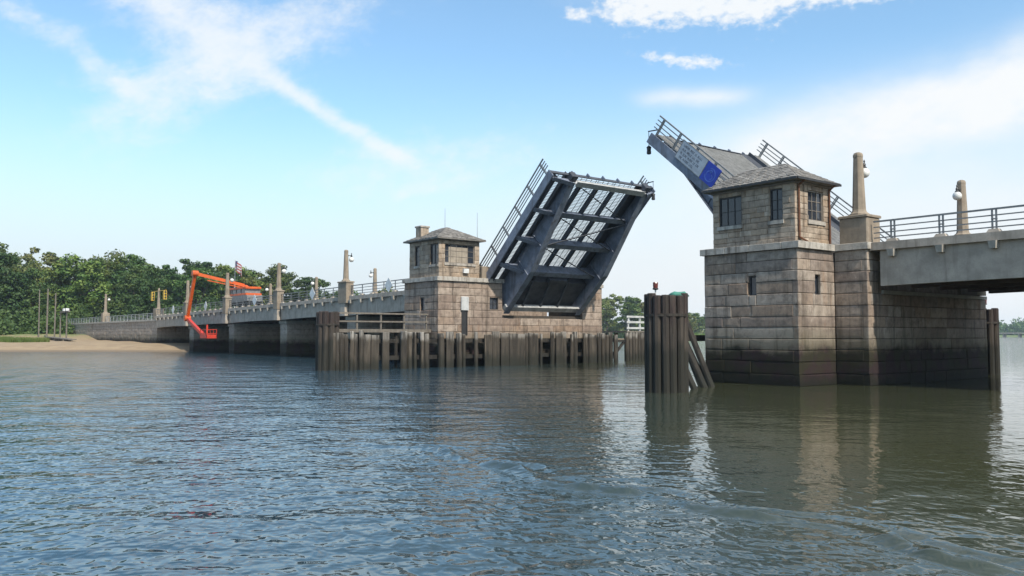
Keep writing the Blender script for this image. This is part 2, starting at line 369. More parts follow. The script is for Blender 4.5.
def courses(z0, z1, h, rng, j=0.12):
    zs = [z0]
    while zs[-1] < z1 - h * 0.6: zs.append(zs[-1] + h * rng.uniform(1 - j, 1 + j))
    k = (z1 - z0) / (zs[-1] - z0); zs = [z0 + (z - z0) * k for z in zs]
    return list(zip(zs[:-1], zs[1:]))
def stone_wall(parent, o, U, N, L, cs, mat, rng, sw=(1.0, 1.8), th=0.3, gap=0.020, ch=0.022, jit=0.016, holes=(), q0=0, q1=0, name='stone', par=0, one=None):
    """ashlar: each stone its own mesh. o = corner, U = unit along, N = outward normal; q0/q1 = quoin overlap at either end"""
    U = Vector(U); N = Vector(N); o = Vector(o)
    for ci, (z0, z1) in enumerate(cs):
        odd = (ci + par) % 2
        a = (th if (q0 == 1 and odd) or (q0 == 2 and not odd) else 0.0)
        bq = L - (th if (q1 == 1 and odd) or (q1 == 2 and not odd) else 0.0)
        cuts = [a]
        while cuts[-1] < bq - sw[0] * 0.8: cuts.append(cuts[-1] + rng.uniform(*sw))
        if len(cuts) > 2 and bq - cuts[-2] < sw[1] * 1.05: cuts.pop()
        cuts[-1] = bq if len(cuts) > 1 else cuts[-1]
        if len(cuts) == 1: cuts.append(bq)
        segs = [(cuts[i], cuts[i + 1], z0, z1) for i in range(len(cuts) - 1)]
        for (h0, h1, k0, k1) in holes:
            ns = []
            for (u0, u1, a0, a1) in segs:
                if u1 <= h0 + .01 or u0 >= h1 - .01 or a1 <= k0 + .01 or a0 >= k1 - .01: ns.append((u0, u1, a0, a1)); continue
                if u0 < h0 - .08: ns.append((u0, h0, a0, a1))
                if u1 > h1 + .08: ns.append((h1, u1, a0, a1))
                m0, m1 = max(u0, h0), min(u1, h1)
                if a0 < k0 - .05: ns.append((m0, m1, a0, k0))
                if a1 > k1 + .05: ns.append((m0, m1, k1, a1))
            segs = ns
        for (u0, u1, a0, a1) in segs:
            if u1 - u0 < .06: continue
            g = gap / 2; d = rng.uniform(-jit, jit * 0.6)
            def P(u, z, n): q = o + U * u + N * n; return (q[0], q[1], z)
            w = lambda: rng.uniform(0.4, 1.6) * ch
            ring = lambda uu0, uu1, zz0, zz1, n: [P(uu0, zz0, n), P(uu1, zz0, n), P(uu1, zz1, n), P(uu0, zz1, n)]
            rings = [ring(u0 + g, u1 - g, a0 + g, a1 - g, -th), ring(u0 + g, u1 - g, a0 + g, a1 - g, d - ch),
                     ring(u0 + g + w(), u1 - g - w(), a0 + g + w(), a1 - g - w(), d)]
            iu, iz = (u1 - u0) * rng.uniform(.12, .3), (a1 - a0) * rng.uniform(.15, .3)
            rings.append([tuple(Vector(q) + N * rng.uniform(.0, .014)) for q in ring(u0 + iu, u1 - iu * rng.uniform(.5, 1.2), a0 + iz, a1 - iz * rng.uniform(.6, 1.2), d)])
            if one is not None: one.loft(rings)
            else: fixn(MB().loft(rings).build(name, mat, parent))

# ------------------------------------------------------------------ setting: water, land
def make_water():
    ang = np.concatenate([np.linspace(-180, -44, 40)[:-1], np.linspace(-44, 44, 740), np.linspace(44, 180, 40)[1:-1]])
    rad = np.concatenate([[0.4], 1.6 * 1.0068 ** np.arange(0, 1075)])
    na, nr = len(ang), len(rad)
    f0 = np.array([-ca, sa]); r0 = np.array([sa, ca])
    AA, RR = np.meshgrid(np.radians(ang), rad)
    X = RR * (np.cos(AA) * f0[0] + np.sin(AA) * r0[0]); Y = RR * (np.cos(AA) * f0[1] + np.sin(AA) * r0[1])
    sm = lambda v, a, b_: (lambda t_: t_ * t_ * (3 - 2 * t_))(np.clip((v - a) / (b_ - a), 0, 1))
    s = 0.49 * (X + 12) + 0.87 * (Y - 10)                       # lee of the near pier: smoother water
    calm = sm(s, -1.0, 7.0) * sm(Y, 9.6, 11.0) * (1 - sm(RR, 60, 160)) * sm(X, -48, -22)
    rough = 1.0 - 0.78 * calm
    rng = np.random.RandomState(3)
    Z = np.zeros_like(X); spac = np.maximum(RR * 0.0068, RR * math.radians(88 / 740))
    for k in range(64):
        lam = 0.11 * (9 ** (k / 63.0)) * rng.uniform(0.9, 1.1)
        th = R_(-38.3 + 90) + rng.normal(0, 0.7)
        kk = 2 * math.pi / lam; ph = rng.uniform(0, 6.28)
        amp = 0.0024 * lam ** 0.95 / (1 + (lam / 0.6) ** 2)
        fade = np.clip((lam / spac - 2.2) / 2.2, 0, 1)
        wob = 0.6 * np.sin(X * 0.31 + ph) + 0.6 * np.sin(Y * 0.27 + 2 * ph)
        Z += amp * fade * (0.22 + 0.78 * rough) * np.sin(kk * (X * math.cos(th) + Y * math.sin(th)) + ph + wob)
    patch = 0.65 + 0.5 * np.sin(X * 0.11 + 1.3 * np.sin(Y * 0.09)) * np.sin(Y * 0.14 + 1.1 * np.sin(X * 0.07))
    cur = np.sin(X * 0.55 + 1.7 * np.sin(Y * 0.21) + 0.8 * np.sin(Y * 0.63)) * np.sin(Y * 0.38 + 1.4 * np.sin(X * 0.17))
    Z *= np.where(RR > 3, np.clip(0.72 + 0.38 * patch + 0.32 * cur, 0.25, 1.5), 0.9)
    Z += 0.012 * (1 - 0.5 * calm) * np.sin(0.62 * 6.2832 * (X * 0.25 + Y * 0.97) / 1.9 + 1.2 * np.sin(X * 0.33)) * np.clip((1.9 / spac - 2.2) / 2.2, 0, 1) * (0.5 + 0.5 * cur)
    # wake ridge running along the bridge's line
    c = 10.25 + 0.25 * np.sin(X * 0.7) + 0.18 * np.sin(X * 1.9 + 1)
    env = sm(X, -22, -14) * (1 - sm(X, -2, 4)) * (0.7 + 0.3 * np.sin(X * 2.3 + 0.5))
    brk = 0.75 + 0.25 * np.sin(X * 5.1 + 2 * np.sin(X * 1.3)) * np.sin(X * 2.2 + 1)
    Z += env * brk * (0.15 * np.exp(-((Y - c) / 0.20) ** 2) - 0.055 * np.exp(-((Y - c - 0.45) / 0.24) ** 2) + 0.020 * np.exp(-((Y - c - 0.75) / 0.15) ** 2) + 0.022 * np.exp(-((Y - c + 0.55) / 0.16) ** 2))
    co = np.stack([X, Y, Z], -1).reshape(-1, 3).astype(np.float32)
    i = np.arange(nr - 1)[:, None] * na; j = np.arange(na)[None, :]; jn = (j + 1) % na
    q = np.stack([i + j, i + jn, i + na + jn, i + na + j], -1).reshape(-1, 4)
    cent = len(co); co = np.vstack([co, [[0, 0, 0]]]).astype(np.float32)
    me = bpy.data.meshes.new('water')
    nq = len(q); me.vertices.add(len(co)); me.vertices.foreach_set('co', co.ravel())
    tri = np.stack([np.full(na, cent), (np.arange(na) + 1) % na, np.arange(na)], -1)
    me.loops.add(nq * 4 + na * 3); me.loops.foreach_set('vertex_index', np.concatenate([q[:, ::-1].ravel(), tri.ravel()]).astype(np.int32))
    me.polygons.add(nq + na)
    me.polygons.foreach_set('loop_start', np.concatenate([np.arange(nq) * 4, nq * 4 + np.arange(na) * 3]).astype(np.int32))
    me.polygons.foreach_set('use_smooth', np.ones(nq + na, dtype=bool))
    me.update(calc_edges=True)
    at = me.attributes.new('rough', 'FLOAT', 'POINT'); at.data.foreach_set('value', np.append(rough.ravel(), 1.0).astype(np.float32))
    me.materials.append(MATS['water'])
    me.validate()
    if me.polygons[nq // 2].normal.z < 0: me.flip_normals()
    o = bpy.data.objects.new('water', me); COL.objects.link(o); structure(o)
    o['label'] = 'rippled blue green tidal water filling the inlet under the bridge'
make_water()

SHORE = np.array([(-700, -500), (-300, -180), (-200, -45), (-151, 19.4), (-134, 41), (-132, 60), (-190, 112), (-262, 165), (-318, 250), (-322, 345), (-290, 400), (-300, 470), (-420, 700), (-520, 1150), (-300, 1420), (300, 1500), (1500, 1500), (1500, 2300), (-2300, 2300), (-2300, -500)], float)
def shore_dist(X, Y):
    inside = np.zeros(X.shape, bool); D = np.full(X.shape, 1e9); n = len(SHORE)
    for i in range(n):
        (ax, ay), (bx, by) = SHORE[i], SHORE[(i + 1) % n]
        if ay != by:
            c = ((ay > Y) != (by > Y)) & (X < (bx - ax) * (Y - ay) / (by - ay) + ax); inside ^= c
        t_ = np.clip(((X - ax) * (bx - ax) + (Y - ay) * (by - ay)) / ((bx - ax) ** 2 + (by - ay) ** 2), 0, 1)
        D = np.minimum(D, np.hypot(X - ax - t_ * (bx - ax), Y - ay - t_ * (by - ay)))
    return np.where(inside, D, -D)
def land_z(X, Y):
    X = np.asarray(X, float); Y = np.asarray(Y, float)
    s = shore_dist(X, Y) + 1.3 * np.sin(X * 0.21 + 0.7 * np.sin(Y * 0.3)) * np.sin(Y * 0.17)
    sp_ = np.maximum(s, 0); t_ = np.clip((s - 42) / 18, 0, 1)
    z = 1.3 * (1 - np.exp(-sp_ / 7)) + 0.005 * np.minimum(sp_, 60) + 1.2 * t_ * t_ * (3 - 2 * t_) + 0.08 * np.sin(X * 0.35) * np.sin(Y * 0.41) * np.clip(sp_ / 8, 0, 1)
    return np.where(s < 0, np.maximum(s * 0.16, -2.2), z)
def make_land():
    xs = np.unique(np.concatenate([np.linspace(-2290, -270, 40), np.linspace(-270, -100, 100), np.linspace(-100, 1490, 45)]))
    ys = np.unique(np.concatenate([np.linspace(-495, -30, 24), np.linspace(-30, 80, 75), np.linspace(80, 500, 50), np.linspace(500, 2290, 40)]))
    X, Y = np.meshgrid(xs, ys); Z = land_z(X, Y)
    nx, ny = len(xs), len(ys)
    i = np.arange(ny - 1)[:, None] * nx; j = np.arange(nx - 1)[None, :]
    q = np.stack([i + j, i + j + 1, i + nx + j + 1, i + nx + j], -1).reshape(-1, 4)
    keep = (Z.ravel()[q] > -2.19).any(1); q = q[keep]
    used = np.unique(q); re = np.full(nx * ny, -1); re[used] = np.arange(len(used)); q = re[q]
    me = bpy.data.meshes.new('land'); co = np.stack([X, Y, Z], -1).reshape(-1, 3)[used]
    me.from_pydata(co.tolist(), [], q.tolist()); me.update()
    sdv = shore_dist(co[:, 0], co[:, 1])
    sand = np.where((co[:, 1] < 75) & (co[:, 0] < -90), np.clip(1.35 - sdv / 62, 0, 1), np.clip(0.7 - sdv / 5, 0, 1))
    a = me.attributes.new('sand', 'FLOAT', 'POINT'); a.data.foreach_set('value', sand.astype(np.float32))
    me.polygons.foreach_set('use_smooth', [True] * len(me.polygons)); me.materials.append(MATS['land'])
    o = bpy.data.objects.new('land', me); COL.objects.link(o); structure(o)
    o['label'] = 'sandy beach and low green shore around the inlet'
make_land()
def lz(x, y): return float(land_z(np.array([x]), np.array([y]))[0])

# ------------------------------------------------------------------ lamp posts
def lamp_post(x, y, z0, ztop, side, label, group=None, r=0.30, globe=True):
    """tapered octagonal concrete post with a domed top and a white globe hung from a short arm"""
    t = thing('lamp_post', label, 'lamp post', (x, y, z0), group)
    H = ztop - z0
    MB().lathe((x, y, z0), [(r * 1.55, 0), (r * 1.5, .10), (r * 1.12, .20), (r * 1.0, .32), (r * .70, H - .28), (r * .74, H - .26), (r * .74, H - .14), (r * .60, H - .04), (r * .3, H)], 8).build('shaft', 'concrete_warm', t)
    gz = z0 + H * 0.70
    arm = MB().tube((x, y, gz + .42), (x, y + side * .62, gz + .42), .035); arm.tube((x, y, gz + .15), (x, y + side * .35, gz + .42), .025)
    arm.lathe((x, y + side * .62, gz + .36), [(.03, 0), (.09, .05), (.07, .12), (.03, .2), (.05, .27), (.01, .36)], 8)
    am = arm.build('arm', 'frame_dark', t)
    MB().lathe((x, y + side * .62, gz + .22), [(.13, 0), (.12, .08), (.05, .16)], 8).build('collar', 'frame_dark', am)
    MB().ball((x, y + side * .62, gz), .27, 14, 10).build('globe', 'globe', t, True)
    return t

# ------------------------------------------------------------------ railings
def railing(parent, x0, x1, y, zf, step, h=1.09, mat='rail_metal', double=True, base=True, first=None):
    rl = subempty('railing', parent)
    for k, fr in enumerate((1.0, .73, .46, .22)):
        w = .085 if k == 0 else .055
        MB().bar((x0, y, zf(x0) + h * fr), (x1, y, zf(x1) + h * fr), w, w).build('rail', mat, rl)
    xs = []; x = first if first is not None else x0 + step / 2
    sgn = 1 if x1 > x0 else -1
    while (x1 - x) * sgn > 0.05: xs.append(x); x += step * sgn
    pm = MB()
    for o in ((-.09, .09) if double else (0,)): pm.box(o - .035, o + .035, -.035, .035, 0.0, h + .03)
    if double: pm.box(-.125, .125, -.05, .05, h * .55, h * .60)
    me = piece_mesh('railing_post', pm, mat)
    copies('railing_post', me, rl, [(x, y + .0, zf(x)) for x in xs])
    if base:
        bm_ = MB().hexa([(-.30, -.2, 0), (.30, -.2, 0), (.30, .2, 0), (-.30, .2, 0), (-.2, -.16, .16), (.2, -.16, .16), (.2, .16, .16), (-.2, .16, .16)])
        copies('post_base', piece_mesh('post_base', bm_, 'concrete'), rl, [(x, y, zf(x) - .01) for x in xs])
    return rl, xs

# ------------------------------------------------------------------ bridge spans
YN, YF = 41.55, 55.0                                   # near and far edge of the deck
def span(x0, x1, zs0, zs1, label, step=2.2, gdep=1.75, first=None, mat='concrete', far=True, ends=0.5, double=True):
    """x0 and x1 ends; slab underside at zs0, zs1"""
    t = thing('bridge_span', label, 'bridge span', ((x0 + x1) / 2, (YN + YF) / 2, min(zs0, zs1) - gdep))
    zb = lambda x: zs0 + (zs1 - zs0) * (x - x0) / (x1 - x0); zt = lambda x: zb(x) + .40
    def hx(y0, y1, f0, f1, xa=x0, xb=x1):
        return [(xa, y0, f0(xa)), (xb, y0, f0(xb)), (xb, y1, f0(xb)), (xa, y1, f0(xa)), (xa, y0, f1(xa)), (xb, y0, f1(xb)), (xb, y1, f1(xb)), (xa, y1, f1(xa))]
    fixn(MB().hexa(hx(YN, YF, zb, zt)).build('deck_slab', mat, t))
    fixn(MB().hexa(hx(YN + 2.6, YF - 2.6, lambda x: zt(x) + .004, lambda x: zt(x) + .06)).build('roadway', 'asphalt', t))
    xa, xb = x0 + ends, x1 - ends
    n = 10
    for y in (YN + .22, YN + 3.4, YN + 6.6, YF - 3.4, YF - .62):
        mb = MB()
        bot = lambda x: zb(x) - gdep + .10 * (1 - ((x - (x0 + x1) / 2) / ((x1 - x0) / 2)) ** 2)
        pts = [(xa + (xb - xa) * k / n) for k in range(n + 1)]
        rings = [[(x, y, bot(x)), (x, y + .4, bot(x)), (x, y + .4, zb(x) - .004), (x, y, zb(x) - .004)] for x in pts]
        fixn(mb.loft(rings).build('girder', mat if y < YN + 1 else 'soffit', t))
    rl, xs = railing(t, x0 + .15, x1 - .15, YN + .22, zt, step, double=double, first=first, base=True)
    railing(t, x0 + .15, x1 - .15, YF - .22, zt, step, double=double, first=first, base=True)
    cm = MB().hexa([(-.13, -.02, -.36), (.13, -.02, -.36), (.13, .27, -.36), (-.13, .27, -.36), (-.18, -.10, -.003), (.18, -.10, -.003), (.18, .27, -.003), (-.18, .27, -.003)])
    copies('corbel', piece_mesh('corbel', cm, 'concrete_pale'), t, [(x, YN - .06, zb(x)) for x in xs])
    fm = MB().hexa([(-.13, -.27, -.36), (.13, -.27, -.36), (.13, .02, -.36), (-.13, .02, -.36), (-.18, -.27, -.003), (.18, -.27, -.003), (.18, .1, -.003), (-.18, .1, -.003)])
    copies('corbel', piece_mesh('corbel', fm, 'concrete_pale'), t, [(x, YF + .06, zb(x)) for x in xs])
    return t, xs
# ---- near bank span on the right
span(-22.86, -3.0, 6.95, 6.95, 'grey concrete bridge span running off to the right from the big stone pier', step=2.42, gdep=1.85, first=-21.7, ends=.45)

def wall_pier(x, zt, label, y0=42.35, y1=54.9, thick=1.7, group=None, seed=1, zb=-1.8):
    rng = random.Random(seed)
    t = thing('bridge_pier', label, 'pier', (x, (y0 + y1) / 2, zb), group)
    box('core', 'mortar', t, x - thick / 2 + .2, x + thick / 2 - .2, y0 + .2, y1 - .2, zb, zt - .42)
    one = MB(); cs = courses(-.6, zt - .4, .62, rng)
    stone_wall(t, (x + thick / 2, y0, 0), (0, 1, 0), (1, 0, 0), y1 - y0, cs, 'grey_stone', rng, (1.2, 2.2), q0=1, one=one)
    stone_wall(t, (x - thick / 2, y0, 0), (1, 0, 0), (0, -1, 0), thick, cs, 'grey_stone', rng, (.7, 1.2), q1=2, one=one)
    o = fixn(one.build('stone_courses', 'grey_stone', t)); o['kind'] = 'stuff'
    MB().bbox(x - thick / 2 - .12, x + thick / 2 + .12, y0 - .15, y1 + .1, zt - .4, zt - .02, .04).build('cap', 'concrete_pale', t)
    return t
wall_pier(-3.0, 5.1, 'plain stone wall pier at the near bank end of the right span', seed=9)

# ---- left approach spans, piers, lamps
ZB = lambda x: 6.45 + (x + 63.0) * 0.0121               # underside of the slab, falling gently to the far bank
XP = [-63.1, -81.0, -98.5, -116.0, -133.0, -150.0]
names = ['bridge span meeting the far stone tower on its left, above the timber walkway',
         'second bridge span left of the far tower, between two lamp posts',
         'third bridge span left of the far tower, beside the lift truck',
         'fourth bridge span, with the orange boom hanging over its railing',
         'bridge span landing on the far bank abutment above the sand']
for i in range(5):
    xb, xa = XP[i], XP[i + 1]
    span(xa, xb, ZB(xa), ZB(xb), names[i], step=2.19, gdep=1.62, ends=.35 if i else .02, double=False)
plab = ['near grey wall pier under the first lamp post left of the tower', 'grey wall pier second left of the far tower', 'grey wall pier behind the red lift bucket', 'grey wall pier at the edge of the sand']
for i, x in enumerate(XP[1:5]):
    t = wall_pier(x, ZB(x) - 1.62 - .01, plab[i], seed=20 + i, thick=1.9)
    zt_ = ZB(x) + .40; w = .95 if i == 0 else .62
    for sgn, y in ((1, YN), (-1, YF)):
        ya, yb = (y - .32, y + .55) if sgn > 0 else (y - .55, y + .32)
        MB().bbox(x - w, x + w, ya, yb, ZB(x) - .30, zt_ + 1.45, .05).build('pedestal', 'concrete_warm', t)
        MB().bbox(x - w - .07, x + w + .07, ya - .07, yb + .07, zt_ + 1.45, zt_ + 1.60, .04).build('pedestal_cap', 'concrete_warm', t)
        MB().bbox(x - .55, x + .55, ya + .05 if sgn > 0 else yb - .45, ya + .45 if sgn > 0 else yb - .05, ZB(x) - 1.63, ZB(x) - .301, .03).build('pilaster', 'concrete', t)
    lamp_post(x, YN + .12, zt_ + 1.60, zt_ + 4.95, 1, ['tallest lamp post left of the far tower, on a wide pedestal', 'lamp post on the near railing, second left of the far tower', 'lamp post in front of the orange lift truck', 'lamp post behind the hanging orange boom'][i], 'lamp posts of the far approach')
    lamp_post(x, YF - .12, zt_ + 1.60, zt_ + 4.95, -1, ['lamp post on the far railing hidden behind the far tower', 'lamp post on the far railing just left of the far tower', 'lamp post on the far railing, in front of low trees', 'lamp post on the far railing right of the lift truck'][i], 'lamp posts of the far approach')
# diamond boards at mid span
for i, x in enumerate((-72.0, -89.0, -106.0, -124.6, -140.0)):
    z = ZB(x) + .4 + .70; y = YN + .12; s_ = .74
    t = thing('diamond_sign', ['white diamond board on the railing beside the far tower', 'white diamond board on railing between the two tallest left lamp posts', 'white diamond board on the railing right of the lift truck', 'white diamond board on railing right of the orange boom', 'white diamond board on railing left of the orange boom'][i], 'sign', (x, y, z - s_), 'diamond boards on the railing')
    MB().poly([(x, y - .07, z - s_), (x + s_, y - .07, z), (x, y - .07, z + s_), (x - s_, y - .07, z)], (0, .03, 0)).build('board', 'white_paint', t)
    MB().box(x - .04, x + .04, y - .038, y + .06, z - s_ * .8, z + s_ * .8).build('bracket', 'rail_metal', t)

# ---- far bank abutment, wing wall, road on embankment
ab = thing('abutment_wall', 'long grey stone abutment and wing wall above the sandy beach', 'wall', (-190, 42, 0))
rng = random.Random(5)
box('core', 'mortar', ab, -232, -150.2, 42.2, 54.7, -1.5, 4.95)
one = MB(); cs = courses(-.5, 4.95, .6, rng)
stone_wall(ab, (-232, 42, 0), (1, 0, 0), (0, -1, 0), 82, cs, 'grey_stone', rng, (1.1, 2.2), q1=1, one=one, jit=.05)
stone_wall(ab, (-150, 42, 0), (0, 1, 0), (1, 0, 0), 12.9, cs, 'grey_stone', rng, (1.1, 2.2), q0=2, one=one)
o = fixn(one.build('stone_courses', 'grey_stone', ab)); o['kind'] = 'stuff'
MB().bbox(-232.1, -150.0, 41.85, 54.9, 4.95, 5.28, .04).build('coping', 'concrete_pale', ab)
rl, _ = railing(ab, -231, -152, 42.3, lambda x: 5.28, 2.6, h=1.05, mat='rail_white', double=False, base=False)
railing(ab, -231, -152, 54.5, lambda x: 5.28, 2.6, h=1.05, mat='rail_white', double=False, base=False)
for x in (-151.0, -188.0):
    MB().bbox(x - .75, x + .75, 41.83, 43.2, 5.27, 7.1, .05).build('pedestal', 'concrete_warm', ab)
structure(box('road', 'asphalt', None, -232, -150.2, 44.5, 52.5, 5.283, 5.33))
lamp_post(-188, 42.5, 7.1, 11.0, 1, 'lamp post standing alone on the wing wall above the beach', 'lamp posts of the far approach')
# traffic signal mast
t = thing('traffic_signal', 'traffic signal mast with two yellow heads at the end of the bridge', 'traffic light', (-151, 42.5, 7.1))
MB().lathe((-151, 42.5, 7.1), [(.32, 0), (.26, .3), (.17, 3.2), (.1, 3.5)], 8).build('post', 'concrete_warm', t)
MB().bar((-155.4, 42.5, 10.1), (-147.0, 42.5, 10.1), .12, .12).build('arm', 'yellow_paint', t)
for x in (-154.6, -147.6):
    h = MB().bbox(x - .32, x + .32, 42.25, 42.75, 8.55, 10.03, .04).build('signal_head', 'yellow_paint', t)
    for k in range(3):
        MB().tube((x + .32, 42.5, 9.78 - k * .45), (x + .42, 42.5, 9.78 - k * .45), .15).build('lens', 'frame_dark', h)

# ------------------------------------------------------------------ windows
def window(parent, c, U, N, w, h, nx, ny, frame='frame_dark', depth=.17, sill=True, glass='window_glass', fw=.06):
    """c = centre of the opening on the wall face"""
    U = Vector(U); N = Vector(N); c = Vector(c); Z = Vector((0, 0, 1))
    def bx(mb, u0, u1, z0, z1, n0, n1):
        q = [c + U * u + N * n + Z * z for z in (z0, z1) for (u, n) in ((u0, n0), (u1, n0), (u1, n1), (u0, n1))]
        mb.hexa([tuple(p) for p in q])
    f = MB()
    bx(f, -w / 2, -w / 2 + fw, -h / 2, h / 2, -depth, -depth + .1); bx(f, w / 2 - fw, w / 2, -h / 2, h / 2, -depth, -depth + .1)
    bx(f, -w / 2 + fw, w / 2 - fw, -h / 2, -h / 2 + fw, -depth, -depth + .1); bx(f, -w / 2 + fw, w / 2 - fw, h / 2 - fw, h / 2, -depth, -depth + .1)
    wd = fixn(f.build('window', frame, parent))
    iw, ih = w - 2 * fw, h - 2 * fw
    for i in range(nx):
        for j in range(ny):
            g = MB(); u0 = -iw / 2 + iw * i / nx; z0 = -ih / 2 + ih * j / ny
            bx(g, u0 + .004, u0 + iw / nx - .004, z0 + .004, z0 + ih / ny - .004, -depth + .02, -depth + .03 + .002 * ((i * 3 + j * 5) % 4))
            fixn(g.build('pane', glass, wd))
    mu = MB()
    for i in range(1, nx): bx(mu, -iw / 2 + iw * i / nx - .018, -iw / 2 + iw * i / nx + .018, -ih / 2, ih / 2, -depth + .028, -depth + .075)
    for j in range(1, ny): bx(mu, -iw / 2, iw / 2, -ih / 2 + ih * j / ny - .014, -ih / 2 + ih * j / ny + .014, -depth + .03, -depth + .068)
    if nx * ny > 1: fixn(mu.build('glazing_bars', frame, wd))
    if sill:
        s = MB(); bx(s, -w / 2 - .09, w / 2 + .09, -h / 2 - .20, -h / 2 - .003, -.22, .07); fixn(s.build('sill', 'string_stone', wd))
    return wd

def hip_roof(parent, x0, x1, y0, y1, ze, zr, rx0, rx1, yr, rng, ov=.42):
    """slates laid in courses on a hipped roof; each slate course is a real step"""
    a = [(x0 - ov, y0 - ov), (x1 + ov, y0 - ov), (x1 + ov, y1 + ov), (x0 - ov, y1 + ov)]
    base = MB()
    e = ze; P = [(*p, e) for p in a]; Rg = [(rx0, yr, zr), (rx1, yr, zr)]
    B = [(*p, e - .10) for p in a]
    base.add(P + Rg + B, [(0, 1, 5, 4), (1, 2, 5), (2, 3, 4, 5), (3, 0, 4), (0, 6, 7, 1), (1, 7, 8, 2), (2, 8, 9, 3), (3, 9, 6, 0), (9, 8, 7, 6)])
    rf = fixn(base.build('roof', 'slate', parent))
    def face(p0, p1, q0, q1):                          # eave p0-p1, ridge q0-q1
        p0, p1, q0, q1 = map(Vector, (p0, p1, q0, q1)); nrm = (p1 - p0).cross(q0 - p0).normalized()
        if nrm.z < 0: nrm = -nrm
        H = ((q0 + q1) / 2 - (p0 + p1) / 2).length; n = max(4, int(H / .24))
        for k in range(n):
            f0, f1 = k / n, (k + 1.15) / n; f1 = min(f1, 1.0)
            A0, A1 = p0.lerp(q0, f0), p1.lerp(q1, f0); B0, B1 = p0.lerp(q0, f1), p1.lerp(q1, f1)
            L = (A1 - A0).length; m_ = max(1, int(L / rng.uniform(.40, .5)))
            for j in range(m_):
                u0, u1 = j / m_, (j + 1) / m_
                lift = nrm * (.020 + rng.uniform(0, .016)); low = nrm * .004
                dn = (A0 - B0).normalized() * rng.uniform(0, .02)
                a0, a1 = A0.lerp(A1, u0 + .008) + dn, A0.lerp(A1, u1 - .008) + dn; b0, b1 = B0.lerp(B1, u0 + .008), B0.lerp(B1, u1 - .008)
                me = MB().hexa([tuple(a0 + low), tuple(a1 + low), tuple(b1 + low), tuple(b0 + low), tuple(a0 + lift * 1.5), tuple(a1 + lift * 1.5), tuple(b1 + low * 3), tuple(b0 + low * 3)])
                yield me
    faces = [(P[0], P[1], Rg[0], Rg[1]), (P[1], P[2], Rg[1], Rg[1]), (P[2], P[3], Rg[1], Rg[0]), (P[3], P[0], Rg[0], Rg[0])]
    for k, fc in enumerate(faces):
        for me in face(*fc):
            if k < 2: fixn(me.build('slate', 'slate', rf))
            else: hid.v += []; hid_add(me)
    return rf
class _H: pass
hid = MB()
def hid_add(me): hid.add(me.v, me.f)
def flush_hidden(rf):
    global hid
    o = fixn(hid.build('slate_courses', 'slate', rf)); o['kind'] = 'stuff'; hid = MB()

# ------------------------------------------------------------------ near (right) pier and tender house
rng = random.Random(11)
TX0, TX1, TY = -30.7, -24.75, 38.0                     # tower base
PX1, PY = -22.9, 41.4                                  # pier block and pilaster
YE = 55.2
pier = thing('stone_pier', 'massive near stone pier with dark tide band carrying the right tower house', 'pier', (-27, 46, -1.5))
mc = MB(); mc.box(TX0 + .25, TX1 - .25, TY + .25, PY + .3, -1.5, 7.0); mc.build('tower_core', 'mortar', pier)
mc = MB(); mc.box(TX0 + .26, PX1 - .25, PY + .31, YE - .2, -1.5, 5.0); mc.build('pier_core', 'mortar', pier)
mc = MB(); mc.box(TX1 - .24, PX1 - .25, PY + .25, PY + 1.4, 5.01, 6.99); mc.build('pilaster_core', 'mortar', pier)
box('rear_core', 'granite', pier, TX0 + .3, PX1 - .9, PY + 1.45, YE - .3, 5.01, 6.94)
cs = courses(-.6, 7.03, .60, rng, .10)
slitA = (2.95, 3.42, 4.70, 5.72)                       # openings: u along the wall
stone_wall(pier, (TX0, TY, 0), (1, 0, 0), (0, -1, 0), TX1 - TX0, cs, 'granite', rng, (1.1, 2.1), q1=1, holes=[slitA])
slitB = (1.55, 2.05, 4.70, 5.72)
stone_wall(pier, (TX1, TY, 0), (0, 1, 0), (1, 0, 0), PY - TY, cs, 'granite', rng, (1.0, 1.8), q0=2, holes=[slitB])
stone_wall(pier, (TX1 + .005, PY, 0), (1, 0, 0), (0, -1, 0), PX1 - TX1 - .005, cs, 'granite', rng, (.9, 1.3), q1=1)
cs2 = [c for c in cs if c[0] < 4.6]; top2 = cs2[-1][1]
stone_wall(pier, (PX1, PY, 0), (0, 1, 0), (1, 0, 0), YE - PY, cs2, 'granite', rng, (1.0, 2.1), q0=2)
cs3 = [c for c in cs if c[0] >= 4.6]
stone_wall(pier, (PX1, PY, 0), (0, 1, 0), (1, 0, 0), 1.4, cs3, 'granite', rng, (.9, 1.5), q0=2, par=len(cs2))
box('bearing_ledge', 'concrete_pale', pier, PX1 - 1.6, PX1 + .06, PY + 1.42, YE, top2 + .005, top2 + .2)
stone_wall(pier, (TX0, YE, 0), (0, -1, 0), (-1, 0, 0), YE - TY, courses(-.3, 7.0, .66, rng), 'granite', rng, (3.0, 4.2), th=.25)
for (c, U, N) in (((TX0 + 3.185, TY, 5.21), (1, 0, 0), (0, -1, 0)), ((TX1, TY + 1.8, 5.21), (0, 1, 0), (1, 0, 0))):
    window(pier, c, U, N, .47 if N[1] else .5, 1.02, 1, 1, depth=.22, sill=False)
